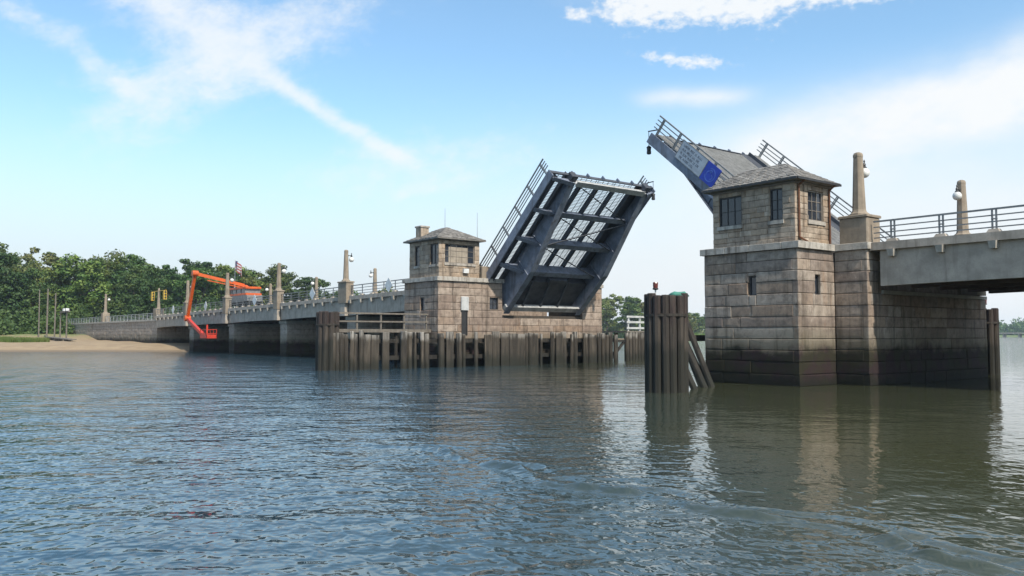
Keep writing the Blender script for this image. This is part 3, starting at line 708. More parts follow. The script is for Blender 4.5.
# string course: separate dressed blocks
def string_course(parent, runs, z0, z1, rng, L=(1.3, 2.2)):
    for (x0, y0, x1, y1) in runs:
        lx, ly = x1 - x0, y1 - y0
        if lx > ly:
            u = x0
            while u < x1 - .01:
                w = min(rng.uniform(*L), x1 - u); w = x1 - u if x1 - u - w < .5 else w
                MB().bbox(u + .008, u + w - .008, y0, y1, z0, z1 + rng.uniform(-.006, .006), .018).build('string_block', 'string_stone', parent); u += w
        else:
            u = y0
            while u < y1 - .01:
                w = min(rng.uniform(*L), y1 - u); w = y1 - u if y1 - u - w < .5 else w
                MB().bbox(x0, x1, u + .008, u + w - .008, z0, z1 + rng.uniform(-.006, .006), .018).build('string_block', 'string_stone', parent); u += w
string_course(pier, [(TX0 - .18, TY - .16, TX1 + .18, TY + .45), (TX1 - .45, TY + .46, TX1 + .18, PY - .18), (TX1 + .02, PY - .16, PX1 + .14, PY + .6)], 7.035, 7.38, rng)
box('terrace', 'concrete', pier, TX0, TX1 - .46, TY + .46, PY + 1.0, 7.0, 7.30)
ped = MB().bbox(-24.42, -22.86, PY - .02, PY + 1.3, 7.385, 8.72, .05).build('pedestal', 'concrete_warm', pier)
MB().bbox(-24.48, -22.80, PY - .08, PY + 1.36, 8.72, 8.86, .04).build('pedestal_cap', 'concrete_warm', pier)
MB().bbox(-24.42, -22.86, YE - 1.3, YE - .02, 5.0, 8.72, .05).build('pedestal', 'concrete_warm', pier)
lamp_post(-23.62, PY + .6, 8.86, 12.25, 1, 'tall concrete lamp post on a square pedestal beside the right tower house', 'lamp posts of the near approach', r=.34)
lamp_post(-23.9, YE - .6, 8.72, 12.25, -1, 'lamp post with white globe on the far railing of the right span', 'lamp posts of the near approach', r=.34)

def tender_house(x0, x1, y0, y1, label, seed, wy, wx, mirror=False):
    rng = random.Random(seed)
    t = thing('tender_house', label, 'bridge house', ((x0 + x1) / 2, (y0 + y1) / 2, 7.30))
    box('core', 'frame_tan', t, x0 + .27, x1 - .27, y0 + .27, y1 - .02, 7.305, 10.45)
    cs = courses(7.385, 10.42, .34, rng, .25)
    hy = [(u - w / 2, u + w / 2, z0 - .2, z1) for (u, w, z0, z1, _, _) in wy]
    hx_ = [(u - w / 2, u + w / 2, z0 - .2, z1) for (u, w, z0, z1, _, _) in wx]
    stone_wall(t, (x0, y0, 0), (1, 0, 0), (0, -1, 0), x1 - x0, cs, 'granite_house', rng, (.5, 1.15), th=.28, jit=.014, gap=.012, ch=.014, q1=1, holes=hy)
    stone_wall(t, (x1, y0, 0), (0, 1, 0), (1, 0, 0), y1 - y0, cs, 'granite_house', rng, (.45, 1.0), th=.28, jit=.014, gap=.012, ch=.014, q0=2, holes=hx_)
    for (u, w, z0, z1, nx, ny) in wy:
        window(t, (x0 + u, y0, (z0 + z1) / 2), (1, 0, 0), (0, -1, 0), w, z1 - z0, nx, ny)
    return t, cs, rng
hs, cs_h, rng = tender_house(-30.18, -24.95, 38.18, 41.38, 'square stone tower house with slate hip roof on the right pier', 31,
    [(1.17, 1.5, 8.58, 10.18, 3, 2), (4.1, .76, 8.58, 10.24, 2, 3)], [(1.9, 1.42, 8.58, 10.16, 2, 3)])
window(hs, (-24.95, 38.18 + 1.9, 9.37), (0, 1, 0), (1, 0, 0), 1.42, 1.58, 3, 3, frame='frame_tan')
box('rear_wall', 'granite_house', hs, -30.18, -24.96, 41.37, 41.5, 7.38, 10.42)
box('side_wall', 'granite_house', hs, -30.2, -29.9, 38.47, 41.36, 7.385, 10.42)
MB().box(-30.24, -24.89, 38.12, 41.56, 10.42, 10.52).build('wall_plate', 'frame_tan', hs)
rf = hip_roof(hs, -30.18, -24.95, 38.18, 41.38, 10.64, 11.85, -29.0, -26.6, 39.8, rng); flush_hidden(rf)
gut = MB().box(-30.60, -24.53, 37.70, 37.78, 10.53, 10.64); gut.box(-24.55, -24.47, 37.78, 41.8, 10.53, 10.64); gut.build('gutter', 'frame_dark', hs)
for yy, z0 in ((38.42, 7.62), (41.25, 7.42)):
    dp = MB().tube((-24.87, yy, z0), (-24.87, yy, 10.3), .055); dp.tube((-24.87, yy, 10.3), (-24.52, yy, 10.55), .055)
    if z0 > 7.5: dp.tube((-24.87, yy, z0), (-24.80, yy + .62, 7.42), .05)
    dp.build('downpipe', 'rust', hs)

# ------------------------------------------------------------------ far (left) pier and tender house
rng = random.Random(12)
LX0, LX1 = -63.06, -57.8
fp = thing('stone_pier', 'far stone pier carrying the left tower house and the raised leaf', 'pier', (-60.5, 47, -1.5))
box('tower_core', 'mortar', fp, LX0 + .25, LX1 - .25, TY + .25, 44.4, -1.5, 7.0)
box('pit_core', 'mortar', fp, LX0 + .2, LX1 - .26, 44.41, 53.9, -1.5, 4.3)
box('far_core', 'mortar', fp, LX0 + .25, LX1 - .25, 54.15, 56.3, -1.5, 6.98)
csl = courses(-.6, 7.03, .58, rng, .10)
stone_wall(fp, (LX0, TY, 0), (1, 0, 0), (0, -1, 0), LX1 - LX0, csl, 'granite_far', rng, (1.1, 2.0), q1=1, holes=[(2.55, 3.15, 4.62, 5.7)])
stone_wall(fp, (LX1, TY, 0), (0, 1, 0), (1, 0, 0), 44.6 - TY, csl, 'granite_far', rng, (1.1, 2.0), q0=2, holes=[(5.25, 6.15, 4.76, 5.77)])
clow = [c for c in csl if c[1] < 4.6]
stone_wall(fp, (LX1, 44.6, 0), (0, 1, 0), (1, 0, 0), 53.95 - 44.6, clow, 'granite_far', rng, (1.2, 2.2))
stone_wall(fp, (LX1, 53.95, 0), (0, 1, 0), (1, 0, 0), 2.55, csl, 'granite_far', rng, (1.0, 1.6))
box('pit_back', 'granite_far', fp, LX0, LX0 + .3, 44.61, 53.9, 4.31, 6.9)
box('pit_side', 'granite_far', fp, LX0, LX1 - .31, 44.41, 44.6, 4.31, 7.0)
window(fp, (LX0 + 2.85, TY, 5.16), (1, 0, 0), (0, -1, 0), .6, 1.08, 1, 1, depth=.2, sill=False)
window(fp, (LX1, TY + 5.7, 5.265), (0, 1, 0), (1, 0, 0), .9, 1.01, 2, 2, depth=.2, sill=False)
string_course(fp, [(LX0 - .16, TY - .16, LX1 + .16, TY + .45), (LX1 - .45, TY + .46, LX1 + .16, 44.72)], 7.035, 7.38, rng)
string_course(fp, [(LX1 - .6, 53.95, LX1 + .14, 56.6)], 7.035, 7.36, rng)
box('terrace', 'concrete', fp, LX0, LX1 - .46, TY + .46, 44.5, 7.0, 7.30)
MB().bbox(LX1 - 1.1, LX1 - .1, 42.5, 43.45, 7.385, 8.42, .05).build('pedestal', 'concrete_warm', fp)
MB().bbox(LX1 - 1.1, LX1 - .1, 55.1, 56.2, 7.365, 7.95, .05).build('pedestal', 'concrete_warm', fp)
# white cabinet and dark ladder slot on the channel face
pnl = MB().bbox(LX1 + .02, LX1 + .16, 40.22, 40.98, 4.65, 5.78, .03).build('utility_panel', 'rail_white', fp)
MB().box(LX1 + .015, LX1 + .09, 40.32, 40.42, 2.6, 4.65).box(LX1 + .015, LX1 + .09, 40.78, 40.88, 2.6, 4.65).box(LX1 + .012, LX1 + .05, 40.43, 40.77, 2.6, 4.64).build('ladder_slot', 'frame_dark', fp)
h2, _, rng = tender_house(-62.6, -58.0, 38.2, 42.3, 'square stone tower house with slate hip roof and chimney on the far pier', 33,
    [(1.25, .72, 8.42, 10.08, 1, 2), (3.85, 1.15, 8.42, 10.08, 2, 2)], [(2.1, 3.0, 8.55, 10.12, 1, 1)])
wd = window(h2, (-58.0, 38.2 + 2.1, 9.335), (0, 1, 0), (1, 0, 0), 3.0, 1.57, 5, 3, frame='frame_tan', depth=.2)
MB().box(-58.17, -58.155, 39.25, 41.2, 8.62, 9.9).build('blind', 'blind', wd)
box('lamp_box', 'white_paint', h2, -57.98, -57.78, 40.55, 41.05, 7.75, 8.12)
MB().box(-62.66, -57.94, 38.14, 42.36, 10.42, 10.52).build('wall_plate', 'frame_tan', h2)
rf = hip_roof(h2, -62.6, -58.0, 38.2, 42.3, 10.58, 11.75, -60.7, -59.9, 40.25, rng, ov=.40); flush_hidden(rf)
ch = MB().bbox(-62.0, -61.15, 38.45, 39.25, 10.5, 11.75, .03).build('chimney', 'granite_house', h2)
MB().bbox(-62.07, -61.08, 38.38, 39.32, 11.75, 11.9, .03).build('chimney_cap', 'string_stone', ch)
MB().tube((-60.2, 40.25, 11.7), (-60.2, 40.25, 13.4), .022, .012, 5).build('antenna', 'rail_metal', h2)
MB().tube((-58.2, 42.2, 10.5), (-58.2, 42.2, 13.0), .022, .012, 5).build('antenna', 'rail_metal', h2)

# ------------------------------------------------------------------ bascule leaves
def leaf(name_label, hinge, ang, L, right):
    rot = (0, -R_(ang), 0) if not right else (0, -R_(ang), math.pi)
    t = thing('bascule_leaf', name_label, 'drawbridge leaf', hinge, 'raised drawbridge leaves', local=True)
    t.rotation_mode = 'XYZ'
    t.rotation_euler = (Matrix.Rotation(math.pi if right else 0, 3, 'Z') @ Matrix.Rotation(-R_(ang), 3, 'Y')).to_euler()
    s = 1 if right else -1                              # local y of the near side = s * 5.8
    W = 5.8; X0 = -1.6; GP = {s: s * 3.7, -s: -s * 4.7}; GA, GB = min(GP.values()), max(GP.values())
    dep = lambda x: min(2.25, .55 + (L - x) * .20)
    # main girders: web, flanges, stiffeners
    for sy in (-1, 1):
        y = GP[sy]; pts = [X0 + (L - .3 - X0) * k / 8 for k in range(9)]
        w = MB(); w.loft([[(x, y - .04, -.12 - dep(x)), (x, y + .04, -.12 - dep(x)), (x, y + .04, -.10), (x, y - .04, -.10)] for x in pts])
        g = fixn(w.build('girder', 'steel_blue', t))
        fl = MB(); fl.loft([[(x, y - .30, -.18 - dep(x)), (x, y + .30, -.18 - dep(x)), (x, y + .30, -.121 - dep(x)), (x, y - .30, -.121 - dep(x))] for x in pts])
        fixn(fl.build('flange', 'steel_blue', g))
        for k in range(1, int(L / 2.8) + 1):
            x = k * 2.8
            MB().hexa([(x - .02, y - .14, -.12 - dep(x)), (x + .02, y - .14, -.12 - dep(x)), (x + .02, y - .041, -.12 - dep(x)), (x - .02, y - .041, -.12 - dep(x)),
                       (x - .02, y - .14, -.3), (x + .02, y - .14, -.3), (x + .02, y - .041, -.3), (x - .02, y - .041, -.3)]).build('stiffener', 'steel_blue', g)
            MB().hexa([(x - .02, y + .041, -.12 - dep(x)), (x + .02, y + .041, -.12 - dep(x)), (x + .02, y + .14, -.12 - dep(x)), (x - .02, y + .14, -.12 - dep(x)),
                       (x - .02, y + .041, -.3), (x + .02, y + .041, -.3), (x + .02, y + .14, -.3), (x - .02, y + .14, -.3)]).build('stiffener', 'steel_blue', g)
    fb = [L - .28, L - .45 - (L - 2.9) / 3, L - .45 - 2 * (L - 2.9) / 3, 2.45]
    for k, x in enumerate(fb):
        d = dep(x) * (.62 if k else 1.25)
        b = MB().box(x - .03, x + .03, GA + .05, GB - .05, -.16 - d, -.42)
        bo = b.build('floor_beam', 'steel_pale' if k == 0 else 'steel_blue', t)  # tip beam coloured paler to paint in the sun it catches
        MB().box(x - .24, x + .24, GA + .31, GB - .31, -.22 - d, -.161 - d).build('flange', 'steel_pale' if k == 0 else 'steel_blue', bo)
        for sy in (-1, 1):
            gy = GP[sy] + sy * .05
            MB().poly([(x - .03, gy, -.42), (x - .03, sy * (W - .12), -.42), (x - .03, sy * (W - .12), -.62), (x - .03, gy, -.42 - d * .8)], (.06, 0, 0)).build('bracket', 'steel_blue', t)
            MB().bar((x, gy, -.47 - d * .8), (x, sy * (W - .12), -.66), .34, .05).build('bracket_flange', 'steel_blue', t)
    # stringers under the open grating
    mid = (GA + GB) / 2; sty = [mid + q for q in (-2.85, -.95, .95, 2.85)]
    for y in sty:
        sm_ = MB().box(X0 + 1.0, L - .5, y - .02, y + .02, -.52, -.13); sm_.box(X0 + 1.0, L - .5, y - .09, y + .09, -.56, -.522)
        sm_.build('stringer', 'steel_dark', t)
    for sy in (-1, 1):
        MB().box(0, L - .1, sy * (W - .5) - .02, sy * (W - .5) + .02, -.62, -.06).build('stringer', 'steel_dark', t)
        MB().box(0, L, sy * W - .05, sy * W + .05, -.62, .10).build('fascia_beam', 'steel_blue', t)
        MB().box(0, L, GP[sy] + sy * .32 - .04, GP[sy] + sy * .32 + .04, -.10, .22).build('curb', 'steel_dark', t)
        a, c = sorted((GP[sy] - sy * .55, GP[sy] - sy * .75)); MB().box(0, L, a, c, -.13, -.005).build('deck_edge', 'steel_dark', t)
    # open steel grating: transverse bars on bearing bars, one panel per bay
    def grate(y0, y1, z):
        m_ = MB(); n = int((L - .35) / .15)
        for k in range(n):
            x = .12 + k * .15; m_.box(x, x + .042, y0, y1, z - .04, z)
        yy = y0 + .05
        while yy < y1: m_.box(.1, L - .2, yy, yy + .016, z - .10, z - .045); yy += .55
        return m_
    ed = [GA + .76] + sty + [GB - .76]
    for a, c in zip(ed[:-1], ed[1:]): o_ = grate(a + .012, c - .012, 0).build('grating_panel', 'grating', t)
    for sy in (-1, 1):
        a, c = sorted((GP[sy] + sy * .37, sy * (W - .06)))
        grate(a, c, .20).build('sidewalk_grating', 'grating', t)
        # solid plate over each girder
        a, c = sorted((GP[sy] - sy * .54, GP[sy] + sy * .27)); MB().box(0, L - .1, a, c, -.09, -.01).build('girder_cover', 'steel_dark', t)
    # lateral bracing
    for k in range(3):
        xa, xb = fb[k], fb[k + 1]; za = -.3 - dep(xa) * .62; zb_ = -.3 - dep(xb) * .62
        MB().bar((xa - .1, GA + .4, za), (xb + .1, GB - .4, zb_), .08, .07).build('brace', 'steel_dark', t)
        if k == 1: MB().bar((xa - .1, GB - .4, za - .1), (xb + .1, GA + .4, zb_ - .1), .08, .07).build('brace', 'steel_dark', t)
    # heel of the leaf inside the pit
    MB().box(-1.5, -1.0, GA - .2, GB + .2, -2.2, -1.85).build('heel_beam', 'steel_pale', t)
    for y in (-2.0, 0.0, 2.0): MB().bar((-1.0, y, -2.0), (2.3, y, -1.2), .16, .2).build('heel_strut', 'steel_dark', t)
    MB().bbox(-1.4, 1.5, GA + .4, GB - .4, -1.5, -.3, .06).build('shade_infill', 'steel_dark', t)  # dark box added to hide the sunlit pit wall and keep the pit dark
    MB().box(1.55, 1.95, mid - 1.0, mid + 1.0, -1.75, -1.25).build('lock_machinery', 'steel_dark', t)
    # tip: end plate, locking bars
    MB().box(L - .04, L + .04, -W, W, -.30, -.02).build('end_plate', 'steel_dark', t)
    for k in range(6): MB().box(L + .04, L + .26, GA + .1 + k * 1.7 - .05, GA + .1 + k * 1.7 + .05, -.30, .03).build('nose_plate', 'steel_blue', t)
    for y in (GA, GB): MB().bbox(L - .5, L + .28, y - .3, y + .3, -.75, -.1, .05).build('lock_housing', 'steel_dark', t)
    # railings
    for sy in (-1, 1):
        rl = subempty('railing', t); y = sy * (W - .04)
        for k, z in enumerate((1.35, 1.05, .78, .52)):
            w = .09 if k == 0 else .06
            MB().bar((.05, y, z), (L - .02 + .12, y, z), w, w).build('rail', 'rail_metal', rl)
        pm = MB().box(-.045, .045, -.03, .03, .10, 1.36); pm.box(.10, .15, -.03, .03, .10, 1.36)
        me = piece_mesh('railing_post', pm, 'rail_metal')
        copies('railing_post', me, rl, [(x, y, 0) for x in np.linspace(.5, L - .5, int(L / 1.75))])
    return t
HL, HR = (-58.4, 48.8, 7.3), (-28.4, 48.8, 7.3)
lf = leaf('far raised leaf showing its steel underside with girders and open grating', HL, 43, 11.9, False)
rf_ = leaf('near raised leaf rising behind the right tower house, carrying two signs', HR, 40, 14.0, True)
# boards on the near railing of the right leaf
MR = Matrix.Translation(Vector(HR)) @ (Matrix.Rotation(math.pi, 4, 'Z') @ Matrix.Rotation(-R_(40), 4, 'Y'))
def on_leaf(name, label, cat):
    t = thing(name, label, cat, HR, local=True); t.rotation_euler = MR.to_euler(); return t
sg = on_leaf('notice_board', 'white notice board with lines of lettering hung on the raised railing', 'sign')
MB().box(8.52, 11.05, 5.90, 5.94, -.06, 1.16).build('board', 'sign_white', sg)
fr = MB(); fr.box(8.48, 11.09, 5.885, 5.945, 1.161, 1.20).box(8.48, 11.09, 5.885, 5.945, -.10, -.061).box(8.48, 8.519, 5.885, 5.945, -.06, 1.16).box(11.051, 11.09, 5.885, 5.945, -.06, 1.16); fr.build('frame', 'rail_metal', sg)
rng = random.Random(8); tx = MB()
for row, words in enumerate(((6, 4, 2, 5), (4, 5, 3, 3), (2, 4, 5, 2, 3), (3, 6, 4))):
    z = .92 - row * .26; u = 10.86 - rng.uniform(0, .12)
    for w_ in words:
        for c_ in range(w_):                               # worn capitals: an upright and one or two strokes
            if u < 8.68: break
            tx.box(u - .022, u, 5.941, 5.946, z - .07, z + .07)
            k = rng.randrange(3)
            if k != 1: tx.box(u - .07, u - .023, 5.941, 5.946, z + .045, z + .07)
            if k != 0: tx.box(u - .07, u - .023, 5.941, 5.946, z - .07, z - .045)
            else: tx.box(u - .07, u - .05, 5.941, 5.946, z - .07, z + .044)
            u -= .098
        u -= .09
tx.build('lettering', 'sign_text', sg)
sb = on_leaf('emblem_board', 'bright blue board with a pale ring emblem next to the notice board', 'sign')
MB().box(7.18, 8.46, 5.90, 5.94, -.10, 1.18).build('board', 'sign_blue', sb)
em = MB(); c0 = (7.82, .50)
def arc(mb, c, r0, r1, a0, a1, n=20, y=5.941):
    for k in range(n):
        t0, t1 = a0 + (a1 - a0) * k / n, a0 + (a1 - a0) * (k + 1) / n
        q = [(c[0] + r * math.cos(a), c[1] + r * math.sin(a)) for r, a in ((r0, t0), (r1, t0), (r1, t1), (r0, t1))]
        mb.hexa([(u, y, z) for u, z in q] + [(u, y + .005, z) for u, z in q])
arc(em, c0, .38, .45, R_(60), R_(340)); arc(em, (7.90, .46), .20, .27, R_(-40), R_(120), 12); arc(em, (7.70, .40), .10, .17, R_(80), R_(260), 12); arc(em, (7.86, .72), .05, .12, R_(0), R_(360), 12)
fixn(em.build('emblem', 'sign_emblem', sb))
# hanging navigation lights on the leaf tips
def tipw(h, ang, L, right, y, z=0.0):
    M_ = Matrix.Translation(Vector(h)) @ (Matrix.Rotation(math.pi if right else 0, 4, 'Z') @ Matrix.Rotation(-R_(ang), 4, 'Y'))
    return M_ @ Vector((L + .32, y, z))
for p, lab in ((tipw(HR, 40, 14.0, True, 5.5, .15), 'dark lantern hanging from the tip of the near leaf'), (tipw(HL, 43, 11.9, False, 5.5, .15), 'dark lantern hanging from the far corner of the far leaf')):
    t = thing('hanging_lantern', lab, 'lantern', (p.x, p.y, p.z - 1.6), 'lanterns on the leaf tips')
    s_ = 1 if p.x > -45 else -1
    MB().bar((p.x + s_ * .5, p.y, p.z - .05), (p.x - s_ * .38, p.y, p.z), .07, .07).build('hook_arm', 'frame_dark', t)
    p.x -= s_ * .34
    MB().tube((p.x, p.y, p.z), (p.x, p.y, p.z - 1.02), .022, n=6).build('rod', 'frame_dark', t)
    MB().lathe((p.x, p.y, p.z - 1.6), [(.10, 0), (.16, .05), (.16, .20), (.12, .23), (.15, .27), (.15, .42), (.18, .45), (.16, .5), (.05, .6)], 10).build('lamp', 'frame_dark', t)

# ------------------------------------------------------------------ timber fenders and dolphins
def pile_mesh(r, zt, rng, zb=-1.5, n=9):
    m_ = MB(); rings = []
    for z, k in ((zb, 1.05), (.4, 1.02), (zt * .6, 1.0), (zt - .05, .97), (zt, .86)):
        rings.append([(r * k * math.cos(6.2832 * i / n) * (1 + rng.uniform(-.05, .05)), r * k * math.sin(6.2832 * i / n) * (1 + rng.uniform(-.05, .05)), z) for i in range(n)])
    m_.loft(rings); return m_
def pile(parent, x, y, zt, r, rng, mat, lean=(0, 0), zb=-1.5):
    m_ = pile_mesh(r, zt, rng, zb)
    m_.v = [(v[0] + x + lean[0] * v[2], v[1] + y + lean[1] * v[2], v[2]) for v in m_.v]
    return m_.build('pile', mat, parent)
rng = random.Random(21)
fx = -56.9
fen = thing('timber_fender', 'long weathered timber pile fender in front of the far pier', 'fender', (fx, 44, -1.5))
y = 28.3; gaps = (32.2, 33.6, 35.6, 37.1, 39.2, 40.6, 41.7, 42.1, 43.6, 44.3, 46.3, 48.8, 51.2, 52.9, 53.8)
while y < 55.0:
    r = rng.choice((.13, .16, .18, .2, .24, .27))
    if rng.random() < .30:                                 # flat sheeting plank between the round piles
        w = rng.uniform(.28, .5); y += w - r; x_ = fx + rng.uniform(-.08, .10); zt = 2.78 + rng.uniform(-.2, .12)
        if not any(abs(y - g) < .12 for g in gaps):
            MB().bbox(x_ - .07, x_ + .09, y - w + .012, y + w - .012, -1.5, zt, .02).build('plank', 'fender_wood', fen)
        y += w + rng.choice((.02, .04, .10)) + .16; continue
    if not any(abs(y - g) < .20 for g in gaps):
        pile(fen, fx + rng.uniform(-.05, .06), y, 2.8 + rng.uniform(-.16, .16), r, rng, 'fender_wood', (rng.uniform(-.015, .015), rng.uniform(-.02, .02)))
    y += r * 2 + rng.choice((.0, .01, .02, .05, .02, .0, .14))
for y in (55.2, 55.75, 56.2, 56.75, 57.35): pile(fen, fx + rng.uniform(-.05, .05), y, 2.75 + rng.uniform(-.15, .1), .2, rng, 'fender_wood')
for z in (.85, 2.15):
    for k in range(4):
        y0 = 28.2 + k * 7.4; MB().box(fx - .60, fx - .30, y0 + .01, min(y0 + 7.38, 57.6), z - .16, z + .16).build('wale', 'dark_wood', fen)
# cluster at the near end of the fender
def dolphin(x, y, zt, R0, n, r, label, seed, mat='dolphin_wood', band=True):
    rng = random.Random(seed)
    t = thing('pile_dolphin', label, 'dolphin', (x, y, -1.5))
    for k in range(n):
        a = 6.2832 * k / n + rng.uniform(-.06, .06)
        pile(t, x + R0 * math.cos(a), y + R0 * math.sin(a), zt + rng.uniform(-.06, .06), r * rng.uniform(.92, 1.06), rng, mat, (rng.uniform(-.006, .006), rng.uniform(-.006, .006)))
    for k in range(max(1, n // 3)):
        a = 6.2832 * k / max(1, n // 3); pile(t, x + R0 * .45 * math.cos(a), y + R0 * .45 * math.sin(a), zt - .05, r, rng, mat)
    if band:
        for z in (zt - .95,):
            MB().loft([[(x + (R0 + q) * math.cos(6.2832 * i / 24), y + (R0 + q) * math.sin(6.2832 * i / 24), zz) for i in range(24)] for q, zz in ((r * .5, z - .07), (r * .98, z - .06), (r * .98, z + .06), (r * .5, z + .07))]).build('cable_band', 'dark_wood', t)
    return t
dolphin(-57.6, 28.2, 4.3, .62, 9, .24, 'dark pile cluster at the left end of the long timber fender', 41)
dol = dolphin(-26.4, 29.9, 4.45, .82, 14, .195, 'big pile cluster with a beacon standing in the water before the near pier', 42)
d2 = dolphin(-24.9, 59.8, 4.35, .62, 9, .22, 'dark pile cluster beyond the right corner of the near pier', 43)
def beacon(x, y, z, label):
    t = thing('beacon_light', label, 'beacon', (x, y, z), 'beacons on the pile clusters')
    MB().tube((x, y, z), (x, y, z + .28), .035).build('stem', 'rail_white', t)
    MB().lathe((x, y, z + .28), [(.05, 0), (.14, .03), (.14, .08), (.11, .09)], 10).build('base', 'frame_dark', t)
    MB().lathe((x, y, z + .37), [(.11, 0), (.12, .10), (.12, .2), (.13, .22), (.11, .27)], 10).build('lens', 'red_lens', t)
beacon(-26.75, 29.6, 4.40, 'small dark red beacon on top of the big pile cluster')
beacon(-24.9, 59.8, 4.32, 'small beacon on the pile cluster at the right')
cl_ = MB(); rngc = random.Random(2); ring = [(-26.0 + .48 * math.cos(6.28 * k / 14), 30.3 + .55 * math.sin(6.28 * k / 14)) for k in range(14)]
cl_.loft([[(x, y, 4.40 + rngc.uniform(-.03, .03)) for x, y in ring], [(x * .6 - 26.0 * .4, y * .6 + 30.3 * .4, 4.56 + rngc.uniform(-.03, .05)) for x, y in ring], [(x * .2 - 26.0 * .8, y * .2 + 30.3 * .8, 4.55) for x, y in ring]])
tag(cl_.build('green_netting', 'green_cloth', None, True), 'crumpled green netting lying on the big pile cluster', 'netting')
# broken raking timbers between cluster and pier
rk = thing('raking_timbers', 'fallen raking timbers leaning between the big pile cluster and near pier', 'timber', (-29, 35, -1))
rng = random.Random(6)
for (p, q, r) in (((-30.3, 34.2, 4.7), (-27.5, 35.1, -1.2), .10), ((-29.4, 34.6, 3.8), (-27.2, 34.85, -1.2), .17), ((-29.1, 33.7, 3.3), (-26.85, 33.95, -1.2), .18), ((-28.3, 32.1, 2.9), (-26.1, 32.35, -1.2), .17), ((-31.3, 35.2, 3.4), (-28.4, 36.6, -1.2), .15), ((-29.3, 34.9, 1.6), (-27.7, 34.6, -1.2), .14)):
    MB().tube(p, q, r * .9, r, 9).build('timber', 'dark_wood', rk)
MB().box(-31.7, -31.4, 34.2, 50.0, 2.25, 2.60).build('wale', 'dark_wood', rk)
for y in (34.6, 36.4, 40.0, 45.0, 49.5): pile(rk, -31.2, y, 2.75, .18, rng, 'dark_wood')
# walkway with rail between fender cluster and far tower
wk = thing('timber_walkway', 'grey timber walkway with handrails running to the far tower', 'walkway', (-59.6, 33.5, -1.5))
for k in range(4):
    for x in (-60.3, -59.0): pile(wk, x, 29.4 + k * 2.7, 2.95, .14, random.Random(k), 'dark_wood')
for k in range(32): MB().box(-60.5, -58.8, 29.0 + k * .28, 29.0 + k * .28 + .25, 2.96, 3.02 + .012 * (k % 3)).build('plank', 'grey_wood', wk)
MB().box(-58.79, -58.62, 28.95, 37.9, 2.80, 3.06).build('edge_beam', 'grey_wood', wk)
for k in range(5): MB().box(-58.95, -58.83, 29.1 + k * 2.1, 29.22 + k * 2.1, 3.05, 4.35).build('railing_post', 'grey_wood', wk)
for z in (3.65, 4.28): MB().box(-58.825, -58.77, 28.95, 37.7, z - .06, z + .06).build('rail', 'grey_wood', wk)
# landing stage beyond the far end of the fender
ls = thing('landing_stage', 'small pile landing with pale railings beyond the far fender end', 'landing', (-61, 66, -1.5))
rng = random.Random(14)
for k in range(9): pile(ls, -60.2, 62.3 + k * .42, 2.9 + rng.uniform(-.1, .1), .22, rng, 'fender_wood')
for k in range(3): pile(ls, -63.5, 62.6 + k * 1.5, 2.8, .2, rng, 'fender_wood')
box('deck', 'grey_wood', ls, -63.8, -60.0, 62.1, 66.0, 2.86, 3.02)
for k in range(3): MB().box(-60.3, -60.14, 62.4 + k * 1.7, 62.56 + k * 1.7, 3.02, 4.5).build('railing_post', 'rail_white', ls)
for z in (3.3, 3.9, 4.45): MB().box(-60.135, -60.08, 62.2, 66.0, z - .1, z + .1).build('rail', 'rail_white', ls)
MB().box(-60.5, -60.2, 57.7, 62.0, 1.9, 2.15).build('wale', 'dark_wood', ls)
MB().bar((-60.35, 59.6, -.4), (-60.35, 62.0, 1.9), .2, .2).build('brace', 'dark_wood', ls)

# ------------------------------------------------------------------ lift truck and boom
tz = ZB(-120) + .46; TYc = 46.0
tr = thing('lift_truck', 'orange under-bridge lift truck with its boom folded over the railing', 'truck', (-121, TYc, tz))
MB().bbox(-126.2, -117.2, TYc - 1.0, TYc + 1.0, tz + .75, tz + 1.15, .05).build('chassis', 'frame_dark', tr)
wh = MB().tube((0, -.17, 0), (0, .17, 0), .5, n=18); wmesh = piece_mesh('tyre', wh, 'tyre'); hub = piece_mesh('rim', MB().tube((0, -.19, 0), (0, .19, 0), .26, n=14), 'rail_white')
for x in (-125.0, -123.8, -118.4):
    for yy in (TYc - 1.05, TYc + 1.05):
        o_ = bpy.data.objects.new('wheel', wmesh); COL.objects.link(o_); o_.parent = tr; o_.location = Vector((x, yy, tz + .5)) - ORG[tr.name]; ORG[o_.name] = ORG[tr.name]
        c_ = bpy.data.objects.new('rim', hub); COL.objects.link(c_); c_.parent = o_
q = [(-125.6, tz + 1.16), (-117.0, tz + 1.16), (-117.0, tz + 1.9), (-117.4, tz + 2.05), (-125.6, tz + 2.05)]
fixn(MB().poly([(x, TYc - 1.15, z) for x, z in q], (0, 2.3, 0)).build('lower_body', 'rail_metal', tr))
cab = MB().bbox(-125.5, -117.5, TYc - 1.16, TYc + 1.16, tz + 2.05, tz + 2.32, .03).build('cab', 'orange_paint', tr)
MB().bbox(-125.2, -117.9, TYc - 1.05, TYc + 1.05, tz + 2.32, tz + 2.95, .03).build('cab_glazing', 'window_glass', cab)
for x in (-125.1, -123.3, -121.5, -119.7, -118.0): MB().box(x - .12, x + .12, TYc - 1.12, TYc + 1.12, tz + 2.321, tz + 2.96).build('cab_pillar', 'rail_metal', cab)
MB().bbox(-125.5, -117.6, TYc - 1.16, TYc + 1.16, tz + 2.961, tz + 3.25, .05).build('cab_roof', 'orange_paint', cab)
for x in (-124.4, -122.6, -118.9): MB().bbox(x - .55, x + .55, TYc - 1.19, TYc - 1.151, tz + 1.3, tz + 1.85, .01).build('locker_door', 'rail_metal', tr)
MB().lathe((-121.4, TYc, tz + 3.25), [(.75, 0), (.75, .2), (.5, .4)], 12).build('turret', 'orange_paint', tr)
